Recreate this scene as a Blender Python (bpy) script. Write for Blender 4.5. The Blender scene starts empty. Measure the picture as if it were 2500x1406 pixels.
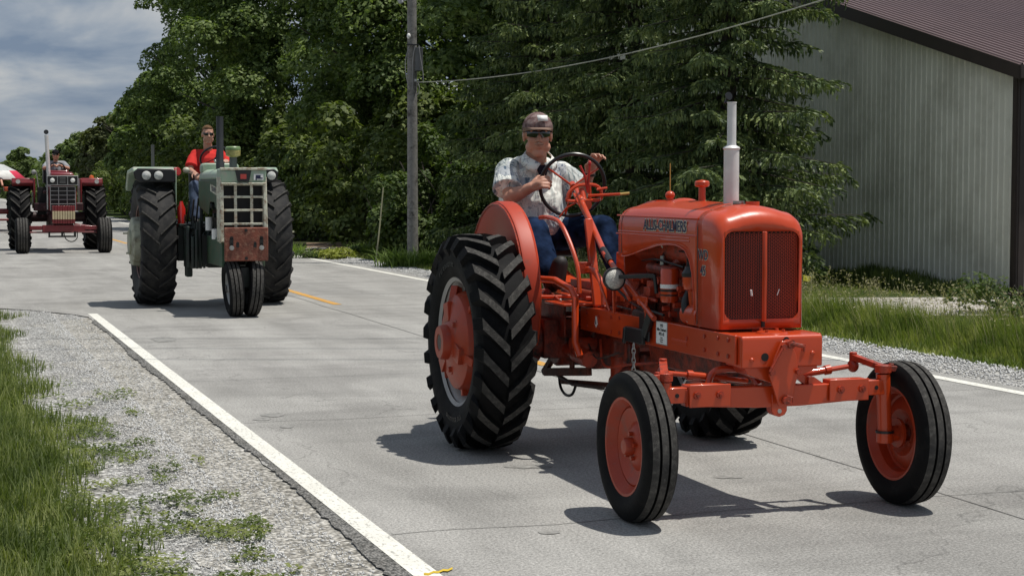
import bpy, math, random
import numpy as np
from mathutils import Vector, Matrix, noise as mnoise
random.seed(7)
rng = np.random.default_rng(11)
R = math.radians
SC = bpy.context.scene
COL = SC.collection
# ------------------------------------------------ camera, sky, sun, exposure
cam_d = bpy.data.cameras.new('camera')
cam = bpy.data.objects.new('camera', cam_d); COL.objects.link(cam)
cam_d.sensor_width = 36.0; cam_d.lens = 36.0*4100/2500
cam_d.clip_start = 0.1; cam_d.clip_end = 3000
cam.location = (0, 0, 1.62)
cam.rotation_euler = (R(90-3.46), 0, 0)
SC.camera = cam
SUN_EL, SUN_AZ = 72.0, 3.0         # azimuth in degrees from +X towards -Y
sv = Vector((math.cos(R(SUN_EL))*math.cos(R(SUN_AZ)), -math.cos(R(SUN_EL))*math.sin(R(SUN_AZ)), math.sin(R(SUN_EL))))
W = bpy.data.worlds.new('World'); SC.world = W; W.use_nodes = True
nt = W.node_tree; nt.nodes.clear()
def nn(t, ty, **k):
    n = t.nodes.new(ty)
    for a, b in k.items(): setattr(n, a, b)
    return n
out = nn(nt, 'ShaderNodeOutputWorld'); bg = nn(nt, 'ShaderNodeBackground'); bg.inputs[1].default_value = 0.1
sky = nn(nt, 'ShaderNodeTexSky', sky_type='NISHITA'); sky.sun_disc = False
sky.sun_elevation = R(SUN_EL); sky.sun_rotation = math.atan2(sv.x, sv.y)
tc = nn(nt, 'ShaderNodeTexCoord')
sx = nn(nt, 'ShaderNodeSeparateXYZ'); nt.links.new(tc.outputs['Generated'], sx.inputs[0])
ab = nn(nt, 'ShaderNodeMath', operation='MAXIMUM'); nt.links.new(sx.outputs[2], ab.inputs[0]); ab.inputs[1].default_value = 0.0
ad = nn(nt, 'ShaderNodeMath', operation='ADD'); nt.links.new(ab.outputs[0], ad.inputs[0]); ad.inputs[1].default_value = 0.30
cx = nn(nt, 'ShaderNodeVectorMath', operation='DIVIDE'); nt.links.new(tc.outputs['Generated'], cx.inputs[0])
cc = nn(nt, 'ShaderNodeCombineXYZ')
for i in range(3): nt.links.new(ad.outputs[0], cc.inputs[i])
nt.links.new(cc.outputs[0], cx.inputs[1])
n1 = nn(nt, 'ShaderNodeTexNoise'); n1.inputs['Scale'].default_value = 3.4; n1.inputs['Detail'].default_value = 9; n1.inputs['Roughness'].default_value = .52
n1.inputs['Distortion'].default_value = .35
nt.links.new(cx.outputs[0], n1.inputs['Vector'])
cr = nn(nt, 'ShaderNodeValToRGB')
e = cr.color_ramp.elements
e[0].position = .40; e[0].color = (2.1, 2.8, 4.0, 1)
e[1].position = .62; e[1].color = (5.9, 6.1, 6.3, 1)
m_ = cr.color_ramp.elements.new(.50); m_.color = (3.5, 4.1, 5.0, 1)
nt.links.new(n1.outputs[0], cr.inputs[0])
mx = nn(nt, 'ShaderNodeMix', data_type='RGBA'); mx.inputs[0].default_value = .90
nt.links.new(sky.outputs[0], mx.inputs[6]); nt.links.new(cr.outputs[0], mx.inputs[7])
nt.links.new(mx.outputs[2], bg.inputs[0]); nt.links.new(bg.outputs[0], out.inputs[0])
sun_d = bpy.data.lights.new('sun', 'SUN'); sun_d.energy = 5.0; sun_d.angle = R(.53); sun_d.color = (1, .955, .88)
sun = bpy.data.objects.new('sun', sun_d); COL.objects.link(sun)
sun.rotation_euler = (-sv).to_track_quat('-Z', 'Y').to_euler(); sun.location = (8, 4, 30)
vs = SC.view_settings; vs.view_transform = 'Standard'; vs.look = 'None'; vs.gamma = 1; vs.exposure = -.27; vs.use_curve_mapping = False
SC.cycles.max_bounces = 6; SC.cycles.transparent_max_bounces = 6

# ------------------------------------------------ mesh helpers
def V(*a): return Vector(a)
class MB:
    def __init__(s): s.v = []; s.f = []; s.m = []; s.cur = 0; s.T = None
    def _add(s, vs, fs):
        b = len(s.v)
        if s.T is not None: vs = [s.T @ Vector(p) for p in vs]
        s.v += [tuple(p) for p in vs]; s.f += [tuple(i+b for i in f) for f in fs]; s.m += [s.cur]*len(fs)
        return s
    def box(s, c, d, rot=None):
        x, y, z = d[0]/2, d[1]/2, d[2]/2
        P = [V(i*x, j*y, k*z) for i in (-1, 1) for j in (-1, 1) for k in (-1, 1)]
        if rot is not None:
            q = rot if isinstance(rot, Matrix) else Matrix.Rotation(rot[1], 3, rot[0])
            P = [q @ p for p in P]
        c = Vector(c)
        return s._add([c+p for p in P], [(0, 1, 3, 2), (4, 6, 7, 5), (0, 4, 5, 1), (2, 3, 7, 6), (0, 2, 6, 4), (1, 5, 7, 3)])
    def bb(s, x0, x1, y0, y1, z0, z1): return s.box(((x0+x1)/2, (y0+y1)/2, (z0+z1)/2), (abs(x1-x0), abs(y1-y0), abs(z1-z0)))
    def bar(s, p0, p1, w, h, up=(0, 0, 1)):
        p0, p1 = Vector(p0), Vector(p1); d = p1-p0; L = d.length; d.normalize()
        u = Vector(up)
        if abs(d.dot(u)) > .98: u = V(0, 1, 0)
        a = d.cross(u).normalized(); b = a.cross(d)
        return s.box((p0+p1)/2, (w, L, h), Matrix((a, d, b)).transposed())
    def tube(s, pts, r, n=10, closed=False, cap=True):
        P = [Vector(p) for p in pts]; m = len(P)
        rs = r if isinstance(r, (list, tuple)) else [r]*m
        rings = []; prev = None
        for i in range(m):
            if closed: t = P[(i+1) % m]-P[i-1]
            else: t = P[min(i+1, m-1)]-P[max(i-1, 0)]
            t.normalize()
            if prev is None:
                u = V(0, 0, 1) if abs(t.z) < .9 else V(1, 0, 0)
                a = t.cross(u).normalized()
            else:
                a = prev-t*prev.dot(t); a.normalize()
            prev = a; b = t.cross(a)
            rings.append([P[i]+(a*math.cos(2*math.pi*k/n)+b*math.sin(2*math.pi*k/n))*rs[i] for k in range(n)])
        vs = [p for g in rings for p in g]; fs = []
        for i in range(m if closed else m-1):
            j = (i+1) % m
            for k in range(n): fs.append((i*n+k, i*n+(k+1) % n, j*n+(k+1) % n, j*n+k))
        if cap and not closed: fs += [tuple(range(n))[::-1], tuple((m-1)*n+k for k in range(n))]
        return s._add(vs, fs)
    def lathe(s, prof, o, ax=(0, 0, 1), n=32, a0=0, a1=2*math.pi, close=False):
        # prof: (radius, distance along axis)
        o = Vector(o); ax = Vector(ax).normalized(); u = V(0, 0, 1) if abs(ax.z) < .9 else V(0, -1, 0)
        a = (u-ax*u.dot(ax)).normalized(); b = ax.cross(a)
        full = abs(a1-a0-2*math.pi) < 1e-6; m = n if full else n+1
        vs = []; fs = []
        for k in range(m):
            t = a0+(a1-a0)*k/n; d = a*math.cos(t)+b*math.sin(t)
            vs += [o+ax*h+d*r for r, h in prof]
        q = len(prof)
        for k in range(n):
            k2 = (k+1) % m
            for i in range(q-1 if not close else q):
                i2 = (i+1) % q
                fs.append((k*q+i, k*q+i2, k2*q+i2, k2*q+i))
        return s._add(vs, fs)
    def cyl(s, p0, p1, r, n=20, r1=None):
        p0, p1 = Vector(p0), Vector(p1); L = (p1-p0).length; r1 = r if r1 is None else r1
        return s.lathe([(1e-4, 0), (r, 0), (r1, L), (1e-4, L)], p0, p1-p0, n)
    def sph(s, c, r, n=16, m=10, rot=None):
        rx, ry, rz = r if isinstance(r, (tuple, list)) else (r, r, r)
        c = Vector(c); vs = []; fs = []
        for i in range(m+1):
            t = math.pi*i/m
            for k in range(n):
                a = 2*math.pi*k/n; p = V(rx*math.sin(t)*math.cos(a), ry*math.sin(t)*math.sin(a), rz*math.cos(t))
                if rot is not None: p = rot @ p
                vs.append(c+p)
        for i in range(m):
            for k in range(n): fs.append((i*n+k, (i+1)*n+k, (i+1)*n+(k+1) % n, i*n+(k+1) % n))
        return s._add(vs, fs)
    def cap(s, p0, p1, r0, r1=None, n=14):
        p0, p1 = Vector(p0), Vector(p1); r1 = r0 if r1 is None else r1; L = (p1-p0).length
        pr = [(max(1e-4, r0*math.sin(t)), -r0*math.cos(t)) for t in (0, .4, .8, 1.2, 1.57)]+[(max(1e-4, r1*math.cos(t)), L+r1*math.sin(t)) for t in (0, .4, .8, 1.2, 1.57)]
        return s.lathe(pr, p0, p1-p0, n)
    def prism(s, poly, ax, d0, d1):
        # poly in the plane across axis ax: ax 0 -> (y,z), 1 -> (x,z), 2 -> (x,y)
        n = len(poly)
        def mk(u, v, d): return ((d, u, v), (u, d, v), (u, v, d))[ax]
        vs = [mk(u, v, d0) for u, v in poly]+[mk(u, v, d1) for u, v in poly]
        fs = [tuple(range(n)), tuple(range(2*n-1, n-1, -1))]+[(i, (i+1) % n, n+(i+1) % n, n+i) for i in range(n)]
        return s._add(vs, fs)
    def grid(s, rows, closed=False):
        n = len(rows[0]); vs = [p for r_ in rows for p in r_]; fs = []
        for i in range(len(rows)-1):
            for k in range(n if closed else n-1):
                k2 = (k+1) % n
                fs.append((i*n+k, i*n+k2, (i+1)*n+k2, (i+1)*n+k))
        return s._add(vs, fs)
    def bolt(s, p, ax, r=.012, h=.01): 
        return s.lathe([(1e-4, h), (r, h), (r, 0)], p, ax, 6)
    def build(s, name, mat, parent=None, ang=35, bev=0, solid=0, vox=0, sub=0):
        me = bpy.data.meshes.new(name); me.from_pydata(s.v, [], s.f)
        for m in (mat if isinstance(mat, (list, tuple)) else [mat]): me.materials.append(m)
        if isinstance(mat, (list, tuple)): me.polygons.foreach_set('material_index', s.m)
        import bmesh
        b = bmesh.new(); b.from_mesh(me); bmesh.ops.remove_doubles(b, verts=b.verts, dist=2e-5)
        if not solid: bmesh.ops.recalc_face_normals(b, faces=b.faces)
        b.to_mesh(me); b.free()
        me.polygons.foreach_set('use_smooth', [True]*len(me.polygons)); me.set_sharp_from_angle(angle=R(ang)); me.update()
        o = bpy.data.objects.new(name, me); COL.objects.link(o); o.parent = parent
        if solid:
            q = o.modifiers.new('solid', 'SOLIDIFY'); q.thickness = solid; q.offset = 0
        if bev:
            q = o.modifiers.new('bevel', 'BEVEL'); q.width = bev; q.segments = 2; q.limit_method = 'ANGLE'; q.angle_limit = R(40)
        if vox:
            q = o.modifiers.new('remesh', 'REMESH'); q.mode = 'VOXEL'; q.voxel_size = vox; q.use_smooth_shade = True
            q = o.modifiers.new('smooth', 'SMOOTH'); q.factor = .5; q.iterations = sub or 2
        return o
def split_build(b, name, mat, parent=None, **k):
    # every island of the mesh becomes an object of its own
    n = len(b.v); pa = list(range(n))
    def fd(i):
        while pa[i] != i: pa[i] = pa[pa[i]]; i = pa[i]
        return i
    for f in b.f:
        r_ = fd(f[0])
        for j in f[1:]: pa[fd(j)] = r_
    gr = {}
    for i, f in enumerate(b.f): gr.setdefault(fd(f[0]), []).append(i)
    for fs in gr.values():
        c = MB(); mp = {}
        for i in fs:
            for j in b.f[i]:
                if j not in mp: mp[j] = len(c.v); c.v.append(b.v[j])
            c.f.append(tuple(mp[j] for j in b.f[i])); c.m.append(0)
        c.build(name, mat, parent, **k)
def tag(o, label, cat, group=None, kind=None):
    if label: o['label'] = label
    if cat: o['category'] = cat
    if group: o['group'] = group
    if kind: o['kind'] = kind
    return o
def struct(o): o['kind'] = 'structure'; return o
def empty(name, loc=(0, 0, 0), rz=0, parent=None):
    o = bpy.data.objects.new(name, None); COL.objects.link(o); o.location = loc; o.rotation_euler = (0, 0, rz); o.parent = parent
    o.empty_display_size = .1
    return o
def copy_tree(o, parent=None):
    c = o.copy(); COL.objects.link(c); c.parent = parent
    for ch in list(o.children): copy_tree(ch, c)
    return c
def npmesh(name, verts, faces, mat, parent=None, smooth=False, mi=None):
    me = bpy.data.meshes.new(name); verts = np.asarray(verts, np.float32); faces = np.asarray(faces, np.int32)
    nf, k = faces.shape
    me.vertices.add(len(verts)); me.vertices.foreach_set('co', verts.ravel())
    me.loops.add(nf*k); me.loops.foreach_set('vertex_index', faces.ravel())
    me.polygons.add(nf); me.polygons.foreach_set('loop_start', np.arange(nf)*k)
    for m in (mat if isinstance(mat, list) else [mat]): me.materials.append(m)
    if mi is not None: me.polygons.foreach_set('material_index', np.asarray(mi, np.int32))
    if smooth: me.polygons.foreach_set('use_smooth', np.ones(nf, bool))
    me.update(calc_edges=True)
    o = bpy.data.objects.new(name, me); COL.objects.link(o); o.parent = parent
    return o
def arc(c, r, a0, a1, n, ax=0):
    o = []
    for i in range(n+1):
        t = R(a0+(a1-a0)*i/n); u, v = r*math.cos(t), r*math.sin(t)
        o.append((c[0]+u, c[1]+v) if ax == 2 else ((c[0], c[1]+u, c[2]+v) if ax == 0 else (c[0]+u, c[1], c[2]+v)))
    return o
def curve_pts(pts, n=6):
    P = [Vector(p) for p in pts]; o = []
    for i in range(len(P)-1):
        a, b, c, d = P[max(i-1, 0)], P[i], P[i+1], P[min(i+2, len(P)-1)]
        for k in range(n):
            t = k/n
            o.append(.5*((2*b)+(c-a)*t+(2*a-5*b+4*c-d)*t*t+(3*b-a-3*c+d)*t**3))
    return o+[P[-1]]
def text_mesh(s, size, off=0.0, ext=0.0, sx_=1.0, shear=0.0, spacing=1.0):
    cu = bpy.data.curves.new('lettering', 'FONT'); cu.body = s; cu.size = size; cu.offset = off; cu.extrude = ext
    cu.align_x = 'CENTER'; cu.align_y = 'CENTER'; cu.resolution_u = 3; cu.shear = shear; cu.space_character = spacing
    o = bpy.data.objects.new('lettering', cu); COL.objects.link(o)
    dg = bpy.context.evaluated_depsgraph_get(); dg.update()
    me = bpy.data.meshes.new_from_object(o.evaluated_get(dg)); bpy.data.objects.remove(o)
    vs = [(v.co.x*sx_, v.co.y, v.co.z) for v in me.vertices]; fs = [tuple(p.vertices) for p in me.polygons]
    bpy.data.meshes.remove(me)
    return vs, fs
def put_text(name, s, size, mat, parent, fn, **k):
    vs, fs = text_mesh(s, size, **k)
    me = bpy.data.meshes.new(name); me.from_pydata([tuple(fn(*v)) for v in vs], [], fs); me.materials.append(mat)
    o = bpy.data.objects.new(name, me); COL.objects.link(o); o.parent = parent
    return o

# ------------------------------------------------ materials
def M(name, col, rough=.5, metal=0., var=.12, vs_=6., bump=0., bs=120., coat=0., dirt=None, spec=.5, trans=0., detail=4, var2=None):
    m = bpy.data.materials.new(name); m.use_nodes = True; t = m.node_tree; p = t.nodes['Principled BSDF']
    L = t.links.new
    tcn = nn(t, 'ShaderNodeTexCoord'); no = nn(t, 'ShaderNodeTexNoise'); no.inputs['Scale'].default_value = vs_; no.inputs['Detail'].default_value = detail
    L(tcn.outputs['Object'], no.inputs['Vector'])
    r = nn(t, 'ShaderNodeValToRGB'); c = list(col)
    r.color_ramp.elements[0].position = .3; r.color_ramp.elements[1].position = .7
    r.color_ramp.elements[0].color = [max(0, x*(1-var)) for x in c]+[1]
    r.color_ramp.elements[1].color = [min(1, x*(1+var)) for x in (var2 or c)]+[1]
    L(no.outputs[0], r.inputs[0]); src = r.outputs[0]
    if dirt:
        dc, amt, dsn = dirt
        n2 = nn(t, 'ShaderNodeTexNoise'); n2.inputs['Scale'].default_value = dsn; n2.inputs['Detail'].default_value = 8; n2.inputs['Roughness'].default_value = .7
        L(tcn.outputs['Object'], n2.inputs['Vector'])
        r2 = nn(t, 'ShaderNodeMapRange'); r2.inputs[1].default_value = 1-amt-.12; r2.inputs[2].default_value = 1-amt+.1; L(n2.outputs[0], r2.inputs[0])
        mm = nn(t, 'ShaderNodeMix', data_type='RGBA'); L(r2.outputs[0], mm.inputs[0]); L(src, mm.inputs[6]); mm.inputs[7].default_value = (*dc, 1); src = mm.outputs[2]
    L(src, p.inputs['Base Color'])
    p.inputs['Metallic'].default_value = metal; p.inputs['Specular IOR Level'].default_value = spec
    rr = nn(t, 'ShaderNodeMapRange'); L(no.outputs[0], rr.inputs[0]); rr.inputs[3].default_value = rough*.82; rr.inputs[4].default_value = min(1, rough*1.2)
    L(rr.outputs[0], p.inputs['Roughness'])
    if coat: p.inputs['Coat Weight'].default_value = coat; p.inputs['Coat Roughness'].default_value = .07
    if bump:
        nb = nn(t, 'ShaderNodeTexNoise'); nb.inputs['Scale'].default_value = bs; nb.inputs['Detail'].default_value = 3; L(tcn.outputs['Object'], nb.inputs['Vector'])
        b = nn(t, 'ShaderNodeBump'); b.inputs['Strength'].default_value = bump; b.inputs['Distance'].default_value = .01; L(nb.outputs[0], b.inputs['Height']); L(b.outputs[0], p.inputs['Normal'])
    return m
ORANGE = M('orange_paint', (.53, .052, .008), .32, var=.07, vs_=3, coat=.4, dirt=((.22, .05, .03), .27, 9), bump=.03, bs=60)
ORANGE_C = M('orange_cast', (.40, .042, .014), .42, var=.10, vs_=14, bump=.35, bs=90, dirt=((.07, .03, .02), .40, 16))
ENG = M('grimy_shaded_engine_paint', (.27, .032, .011), .5, var=.2, vs_=12, bump=.4, bs=70, dirt=((.012, .009, .008), .46, 11))  # grime, plus the shade of the engine bay darkened into the colour
MESHP = M('grille_strand_paint', (.42, .040, .012), .45)
ORANGE_B = M('orange_wheel', (.36, .038, .009), .42, var=.07, vs_=8, bump=.1, bs=70, dirt=((.22, .07, .05), .36, 12))
RUBBER = M('tyre_rubber', (.0055, .0055, .006), .7, spec=.14, var=.25, vs_=10, bump=.2, bs=160, dirt=((.016, .0155, .015), .36, 12))
RUBBER_T = M('tyre_tread_rubber', (.052, .050, .047), .88, spec=.15, var=.3, vs_=18, bump=.6, bs=260, dirt=((.12, .115, .105), .40, 40))  # tread paler than the sidewalls, its sunlit grey set in the colour
FENDERP = M('orange_fender_paint', (.42, .036, .008), .5, var=.08, vs_=3, dirt=((.2, .05, .03), .3, 9))
RUBBER_L = M('tyre_letter_rubber', (.008, .008, .008), .45)
GRAYM = M('grey_rim_paint', (.33, .33, .32), .45, var=.12, dirt=((.2, .18, .16), .34, 10))
STEEL = M('bare_steel', (.45, .44, .42), .35, metal=.9, var=.2, vs_=20)
ALU = M('silver_muffler', (.70, .685, .67), .45, metal=.12, var=.1, vs_=12, dirt=((.28, .24, .22), .3, 14))
BLACKM = M('black_paint', (.014, .014, .015), .38, var=.2)
RUB_H = M('black_hose', (.012, .012, .012), .5)
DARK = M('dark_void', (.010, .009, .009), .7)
GREASE = M('greasy_iron', (.055, .035, .028), .5, var=.5, vs_=20, bump=.4, bs=80)
WHITEP = M('white_paper', (.78, .78, .76), .6, var=.03)
NAVY = M('navy_ink', (.012, .016, .06), .5)
INK = M('black_ink', (.02, .02, .02), .6)
CREAM = M('cream_outline', (.62, .58, .46), .5)
def glassy(name, col, rough=.1):
    m = M(name, col, rough, var=.25, vs_=90, bump=.25, bs=110, coat=1); return m
LENS = glassy('lamp_lens', (.42, .42, .38), .15)
SHADES = M('dark_lens', (.008, .008, .009), .06, coat=1)
# ------------------------------------------------ wheels shared by the tractors (axis along x, outer side towards sd)
def ag_tyre(parent, Ro, w, rim, lugs, lh, mats, sd, ang=.28, lw=.03):
    b = MB(); Rc = Ro-lh; h = w/2
    pr = [(rim, -h*.72), (rim+.03, -h*.86), ((rim+Rc)/2+.01, -h), (Rc-.05, -h*.97), (Rc-.015, -h*.86), (Rc, -h*.6), (Rc+.006, 0),
          (Rc, h*.6), (Rc-.015, h*.86), (Rc-.05, h*.97), ((rim+Rc)/2+.01, h), (rim+.03, h*.86), (rim, h*.72)]
    b.lathe(pr, (0, 0, 0), (1, 0, 0), 72)
    for sgn in (-1, 1):
        for k in range(lugs):
            p0 = 2*math.pi*(k+(.5 if sgn > 0 else 0))/lugs
            st = [(.03, Rc-.004, 0), (.35, Rc-.006, .34), (.7, Rc-.010, .72), (.93, Rc-.02, 1.0), (1.0, Rc-.055, 1.07), (1.01, Rc-.10, 1.10)]
            rings = []
            for i, (fx, rb, fp) in enumerate(st):
                fi = p0+ang*fp; x = sgn*h*fx
                hh = [lh, lh, lh, lh, lh*.55, .004][i]
                dw = lw*(1.25 if i > 2 else 1)
                if i < 4: top = (x, rb+hh+.004); bot = (x, rb-.01)
                else: top = (sgn*(h*fx+hh*.9-(.012 if i == 5 else 0)), rb+hh*.5); bot = (sgn*(h*fx-.02), rb-.0)
                pts = []
                for (xx, rr), s_, wd in ((bot, -1, dw*1.15), (top, -1, dw*.78), (top, 1, dw*.78), (bot, 1, dw*1.15)):
                    f = fi+s_*wd/Ro*.95; pts.append(V(xx, -rr*math.cos(f), rr*math.sin(f)))
                rings.append(pts)
            b.cur = 0; b.grid(rings, closed=True); b.cur = 1
            # worn top face of the lug, paler to look sunlit, proud by 1 mm
            tops = [[r_[1], r_[2]] for r_ in rings[:4]]
            b._add([p*1.0015 for q in tops for p in q], [(2*i, 2*i+1, 2*i+3, 2*i+2) for i in range(3)])
            b.cur = 0; b._add(rings[0], [(0, 1, 2, 3)])
    return b.build('tyre', mats, parent, 40)
def ribbed_tyre(parent, Ro, w, rim, mats, ribs=3):
    b = MB(); h = w/2; pr = []
    side = [(rim, h*.62), (rim+.02, h*.8), ((rim+Ro)/2, h), (Ro-.045, h*.95), (Ro-.022, h*.84)]
    pr = [(r_, -x) for r_, x in side]
    tr = []
    n = ribs
    for i in range(n):
        a0 = -h*.78+2*h*.78*i/n; a1 = -h*.78+2*h*.78*(i+1)/n; g = (a1-a0)*.14
        cr_ = lambda x: Ro-.016*(x/h)**2
        tr += [(cr_(a0+g), a0+g), (cr_(a1-g), a1-g)]
        if i < n-1: tr += [(cr_(a1)-.016, a1-g*.5), (cr_(a1)-.016, a1+g*.5)]
    allp = pr+tr+[(r_, x) for r_, x in side[::-1]]
    b.lathe(allp, (0, 0, 0), (1, 0, 0), 64)
    b.cur = 1
    for i in range(n):
        q = tr[i*4:i*4+2]
        b.lathe([(q[0][0]+.001, q[0][1]), (q[1][0]+.001, q[1][1])], (0, 0, 0), (1, 0, 0), 64)
    return b.build('tyre', mats, parent, 30)
def bend_text(name, s, size, mat, parent, x, r, a_mid, sd, rows=1):
    # raised lettering round a sidewall; a_mid angle in the (-y, z) plane
    def fn(u, v, w_):
        f = a_mid-u/r*sd*-1; rr = r+v
        return (x+sd*(w_+.0015), -rr*math.cos(f), rr*math.sin(f))
    return put_text(name, s, size, mat, parent, fn, off=.0006, ext=.0015, spacing=1.15)
# ------------------------------------------------ orange tractor
T1 = tag(empty('tractor', (.55, 10.60, 0), R(18)), 'bright orange open tractor in the foreground with tall silver muffler and wide front axle', 'tractor', 'old farm tractors driving along the road')
def tube_part(name, pts, r, mat=ORANGE, parent=T1, n=10, sm=0): 
    return MB().tube(curve_pts(pts, sm) if sm else pts, r, n).build(name, mat, parent)
for sd in (-1, 1):      # rear wheels
    w = empty('rear_wheel', (sd*.80, 0, .665), 0, T1)
    ag_tyre(w, .665, .345, .375, 22, .047, [RUBBER, RUBBER_T], sd, ang=.25, lw=.040)
    for txt, am in (('Firestone', 1.85), ('Firestone', -1.5)):
        bend_text('sidewall_lettering', txt, .075, RUBBER_L, w, sd*.166, .487, am, sd)
    b = MB(); b.lathe([(.375, -.13), (.398, -.145), (.402, -.135), (.37, -.11), (.345, -.06), (.34, 0), (.345, .06), (.37, .11), (.402, .135), (.398, .145), (.375, .13)][::1], (0, 0, 0), (1, 0, 0), 56)
    for k in range(6):
        a = k*math.pi/3+.3
        b.box((sd*.02, .335*math.cos(a), .335*math.sin(a)), (.09, .05, .03), (V(1, 0, 0), a-math.pi/2))
    b.build('rim', GRAYM, w)
    b = MB(); s_ = sd
    b.lathe([(1e-3, s_*.160), (.05, s_*.160), (.054, s_*.166), (.098, s_*.166), (.105, s_*.155), (.108, s_*.115), (.13, s_*.105), (.225, s_*.09), (.288, s_*.06), (.312, s_*.0), (.312, -s_*.03), (.1, -s_*.05)], (0, 0, 0), (1, 0, 0), 48)
    b.build('wheel_disc', ORANGE_B, w, 30)
    MB().lathe([(1e-3, -s_*.055), (.33, -s_*.055), (.338, -s_*.02)], (0, 0, 0), (1, 0, 0), 40).build('dark_backing', ENG, w)  # dark disc added to shade the gap between rim and wheel centre
    b = MB()
    for k in range(3):
        a = k*2*math.pi/3+1.35
        b.box((s_*.085, .185*math.cos(a), .185*math.sin(a)), (.05, .12, .10), (V(1, 0, 0), a))
        b.bar((s_*.06, .23*math.cos(a), .23*math.sin(a)), (s_*.03, .345*math.cos(a), .345*math.sin(a)), .05, .05)
        a += 1.05
        b.lathe([(.016, .03), (.016, 0)], (s_*.075, .17*math.cos(a), .17*math.sin(a)), (s_, 0, 0), 8)
        b.cyl((s_*.04, .17*math.cos(a), .17*math.sin(a)), (s_*.10, .17*math.cos(a), .17*math.sin(a)), .032, 12)
        b.bolt((s_*.10, .17*math.cos(a), .17*math.sin(a)), (s_, 0, 0), .018, .018)
    for k in range(6):
        a = k*math.pi/3+.3; b.bar((s_*.02, .25*math.cos(a), .25*math.sin(a)), (s_*.02, .335*math.cos(a), .335*math.sin(a)), .045, .03)
    split_build(b, 'wheel_clamp', ORANGE_B, w, bev=.004)
    MB().cyl((s_*.159, 0, 0), (s_*.163, 0, 0), .047, 20).build('hub_bore', GREASE, w)
    for ch in w.children:
        if ch.name.split('.')[0] in ('wheel_disc', 'wheel_clamp', 'hub_bore'): ch.location.x = s_*.085
        if ch.name.startswith('dark_backing'): ch.location.x = s_*.05
    # front wheels
    w = empty('front_wheel', (sd*.7325, -2.42, .366), 0, T1)
    ribbed_tyre(w, .366, .175, .225, [RUBBER, RUBBER_T], 3)
    b = MB(); s_ = sd
    b.lathe([(.236, -s_*.055), (.24, -s_*.068), (.228, -s_*.066), (.215, -s_*.045), (.20, -s_*.03), (.195, s_*.02), (.21, s_*.04), (.228, s_*.066), (.24, s_*.068), (.236, s_*.055)], (0, 0, 0), (1, 0, 0), 48)
    b.build('rim', ORANGE_B, w)
    b = MB()
    b.lathe([(.20, s_*.012), (.185, s_*.022), (.15, s_*.002), (.12, -s_*.006), (.095, s_*.012), (.075, s_*.022), (.045, s_*.024), (.042, s_*.055), (.034, s_*.066), (1e-3, s_*.068)], (0, 0, 0), (1, 0, 0), 40)
    b.build('wheel_disc', ORANGE_B, w, 35)
    b = MB()
    for k in range(5):
        a = k*2*math.pi/5+.4; b.cyl((s_*.02, .062*math.cos(a), .062*math.sin(a)), (s_*.042, .062*math.cos(a), .062*math.sin(a)), .011, 6)
    b.cyl((-s_*.005, 0, 0), (-s_*.10, 0, 0), .038, 20); b.cyl((-s_*.02, 0, 0), (-s_*.035, 0, 0), .075, 24)
    b.build('hub', ORANGE_B, w)
# frame rails and bolster
for sd in (-1, 1):
    b = MB(); x0, x1 = sd*.222, sd*.236
    b.bb(x0, x1, -2.47, -.30, .748, .893)
    b.bb(sd*.18, sd*.222, -2.45, -.32, .876, .8925); b.bb(sd*.18, sd*.222, -2.45, -.32, .7485, .765)
    b.build('frame_rail', ORANGE, T1, bev=.004)
    b = MB()
    for y, z in ((-2.40, .865), (-2.40, .785), (-2.28, .865), (-2.28, .785), (-2.12, .79), (-2.12, .86), (-1.9, .83), (-1.35, .84), (-.95, .865), (-.95, .78), (-.82, .86), (-.82, .775), (-.62, .85), (-.62, .78), (-.42, .86), (-.42, .78)):
        b.bolt((x1, y, z), (sd, 0, 0), .011, .007)
    split_build(b, 'rail_bolt', ORANGE_C, T1)
b = MB()
prof = [(-2.33, .735), (-2.515, .735)]+[(-2.497+.018*math.cos(t)*-1, .872+.02*math.sin(t)) for t in (0, .4, .8, 1.2, 1.57)]+[(-2.30, .892)]
b.prism(prof, 0, -.220, .220)
b.build('front_bolster', ORANGE, T1, bev=.006)
b = MB(); b.prism([(-.175, .70), (-.06, .66), (.03, .66), (.2, .72), (.2, .735), (-.2, .735)], 1, -2.50, -2.36); b.build('bolster_web', ORANGE, T1, bev=.003)
b = MB(); b.cyl((-.095, -2.5155, .787), (-.095, -2.517, .787), .02, 20); b.cyl((.02, -2.5155, .868), (.02, -2.518, .868), .016, 16); b.build('crank_hole', DARK, T1)
b = MB()
for x, z in ((-.165, .775), (.115, .82), (.165, .80)): b.sph((x, -2.515, z), (.013, .008, .011), 10, 6)
split_build(b, 'rivet', ORANGE, T1)
b = MB(); b.lathe([(1e-3, .012), (.06, .012), (.075, .008), (.08, 0)], (0, -2.40, .892), (0, 0, 1), 28)
for a in range(4): b.bolt((.06*math.cos(a*1.57+.7), -2.40+.06*math.sin(a*1.57+.7), .902), (0, 0, 1), .009, .012)
b.build('bolster_cap', ORANGE, T1)
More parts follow.
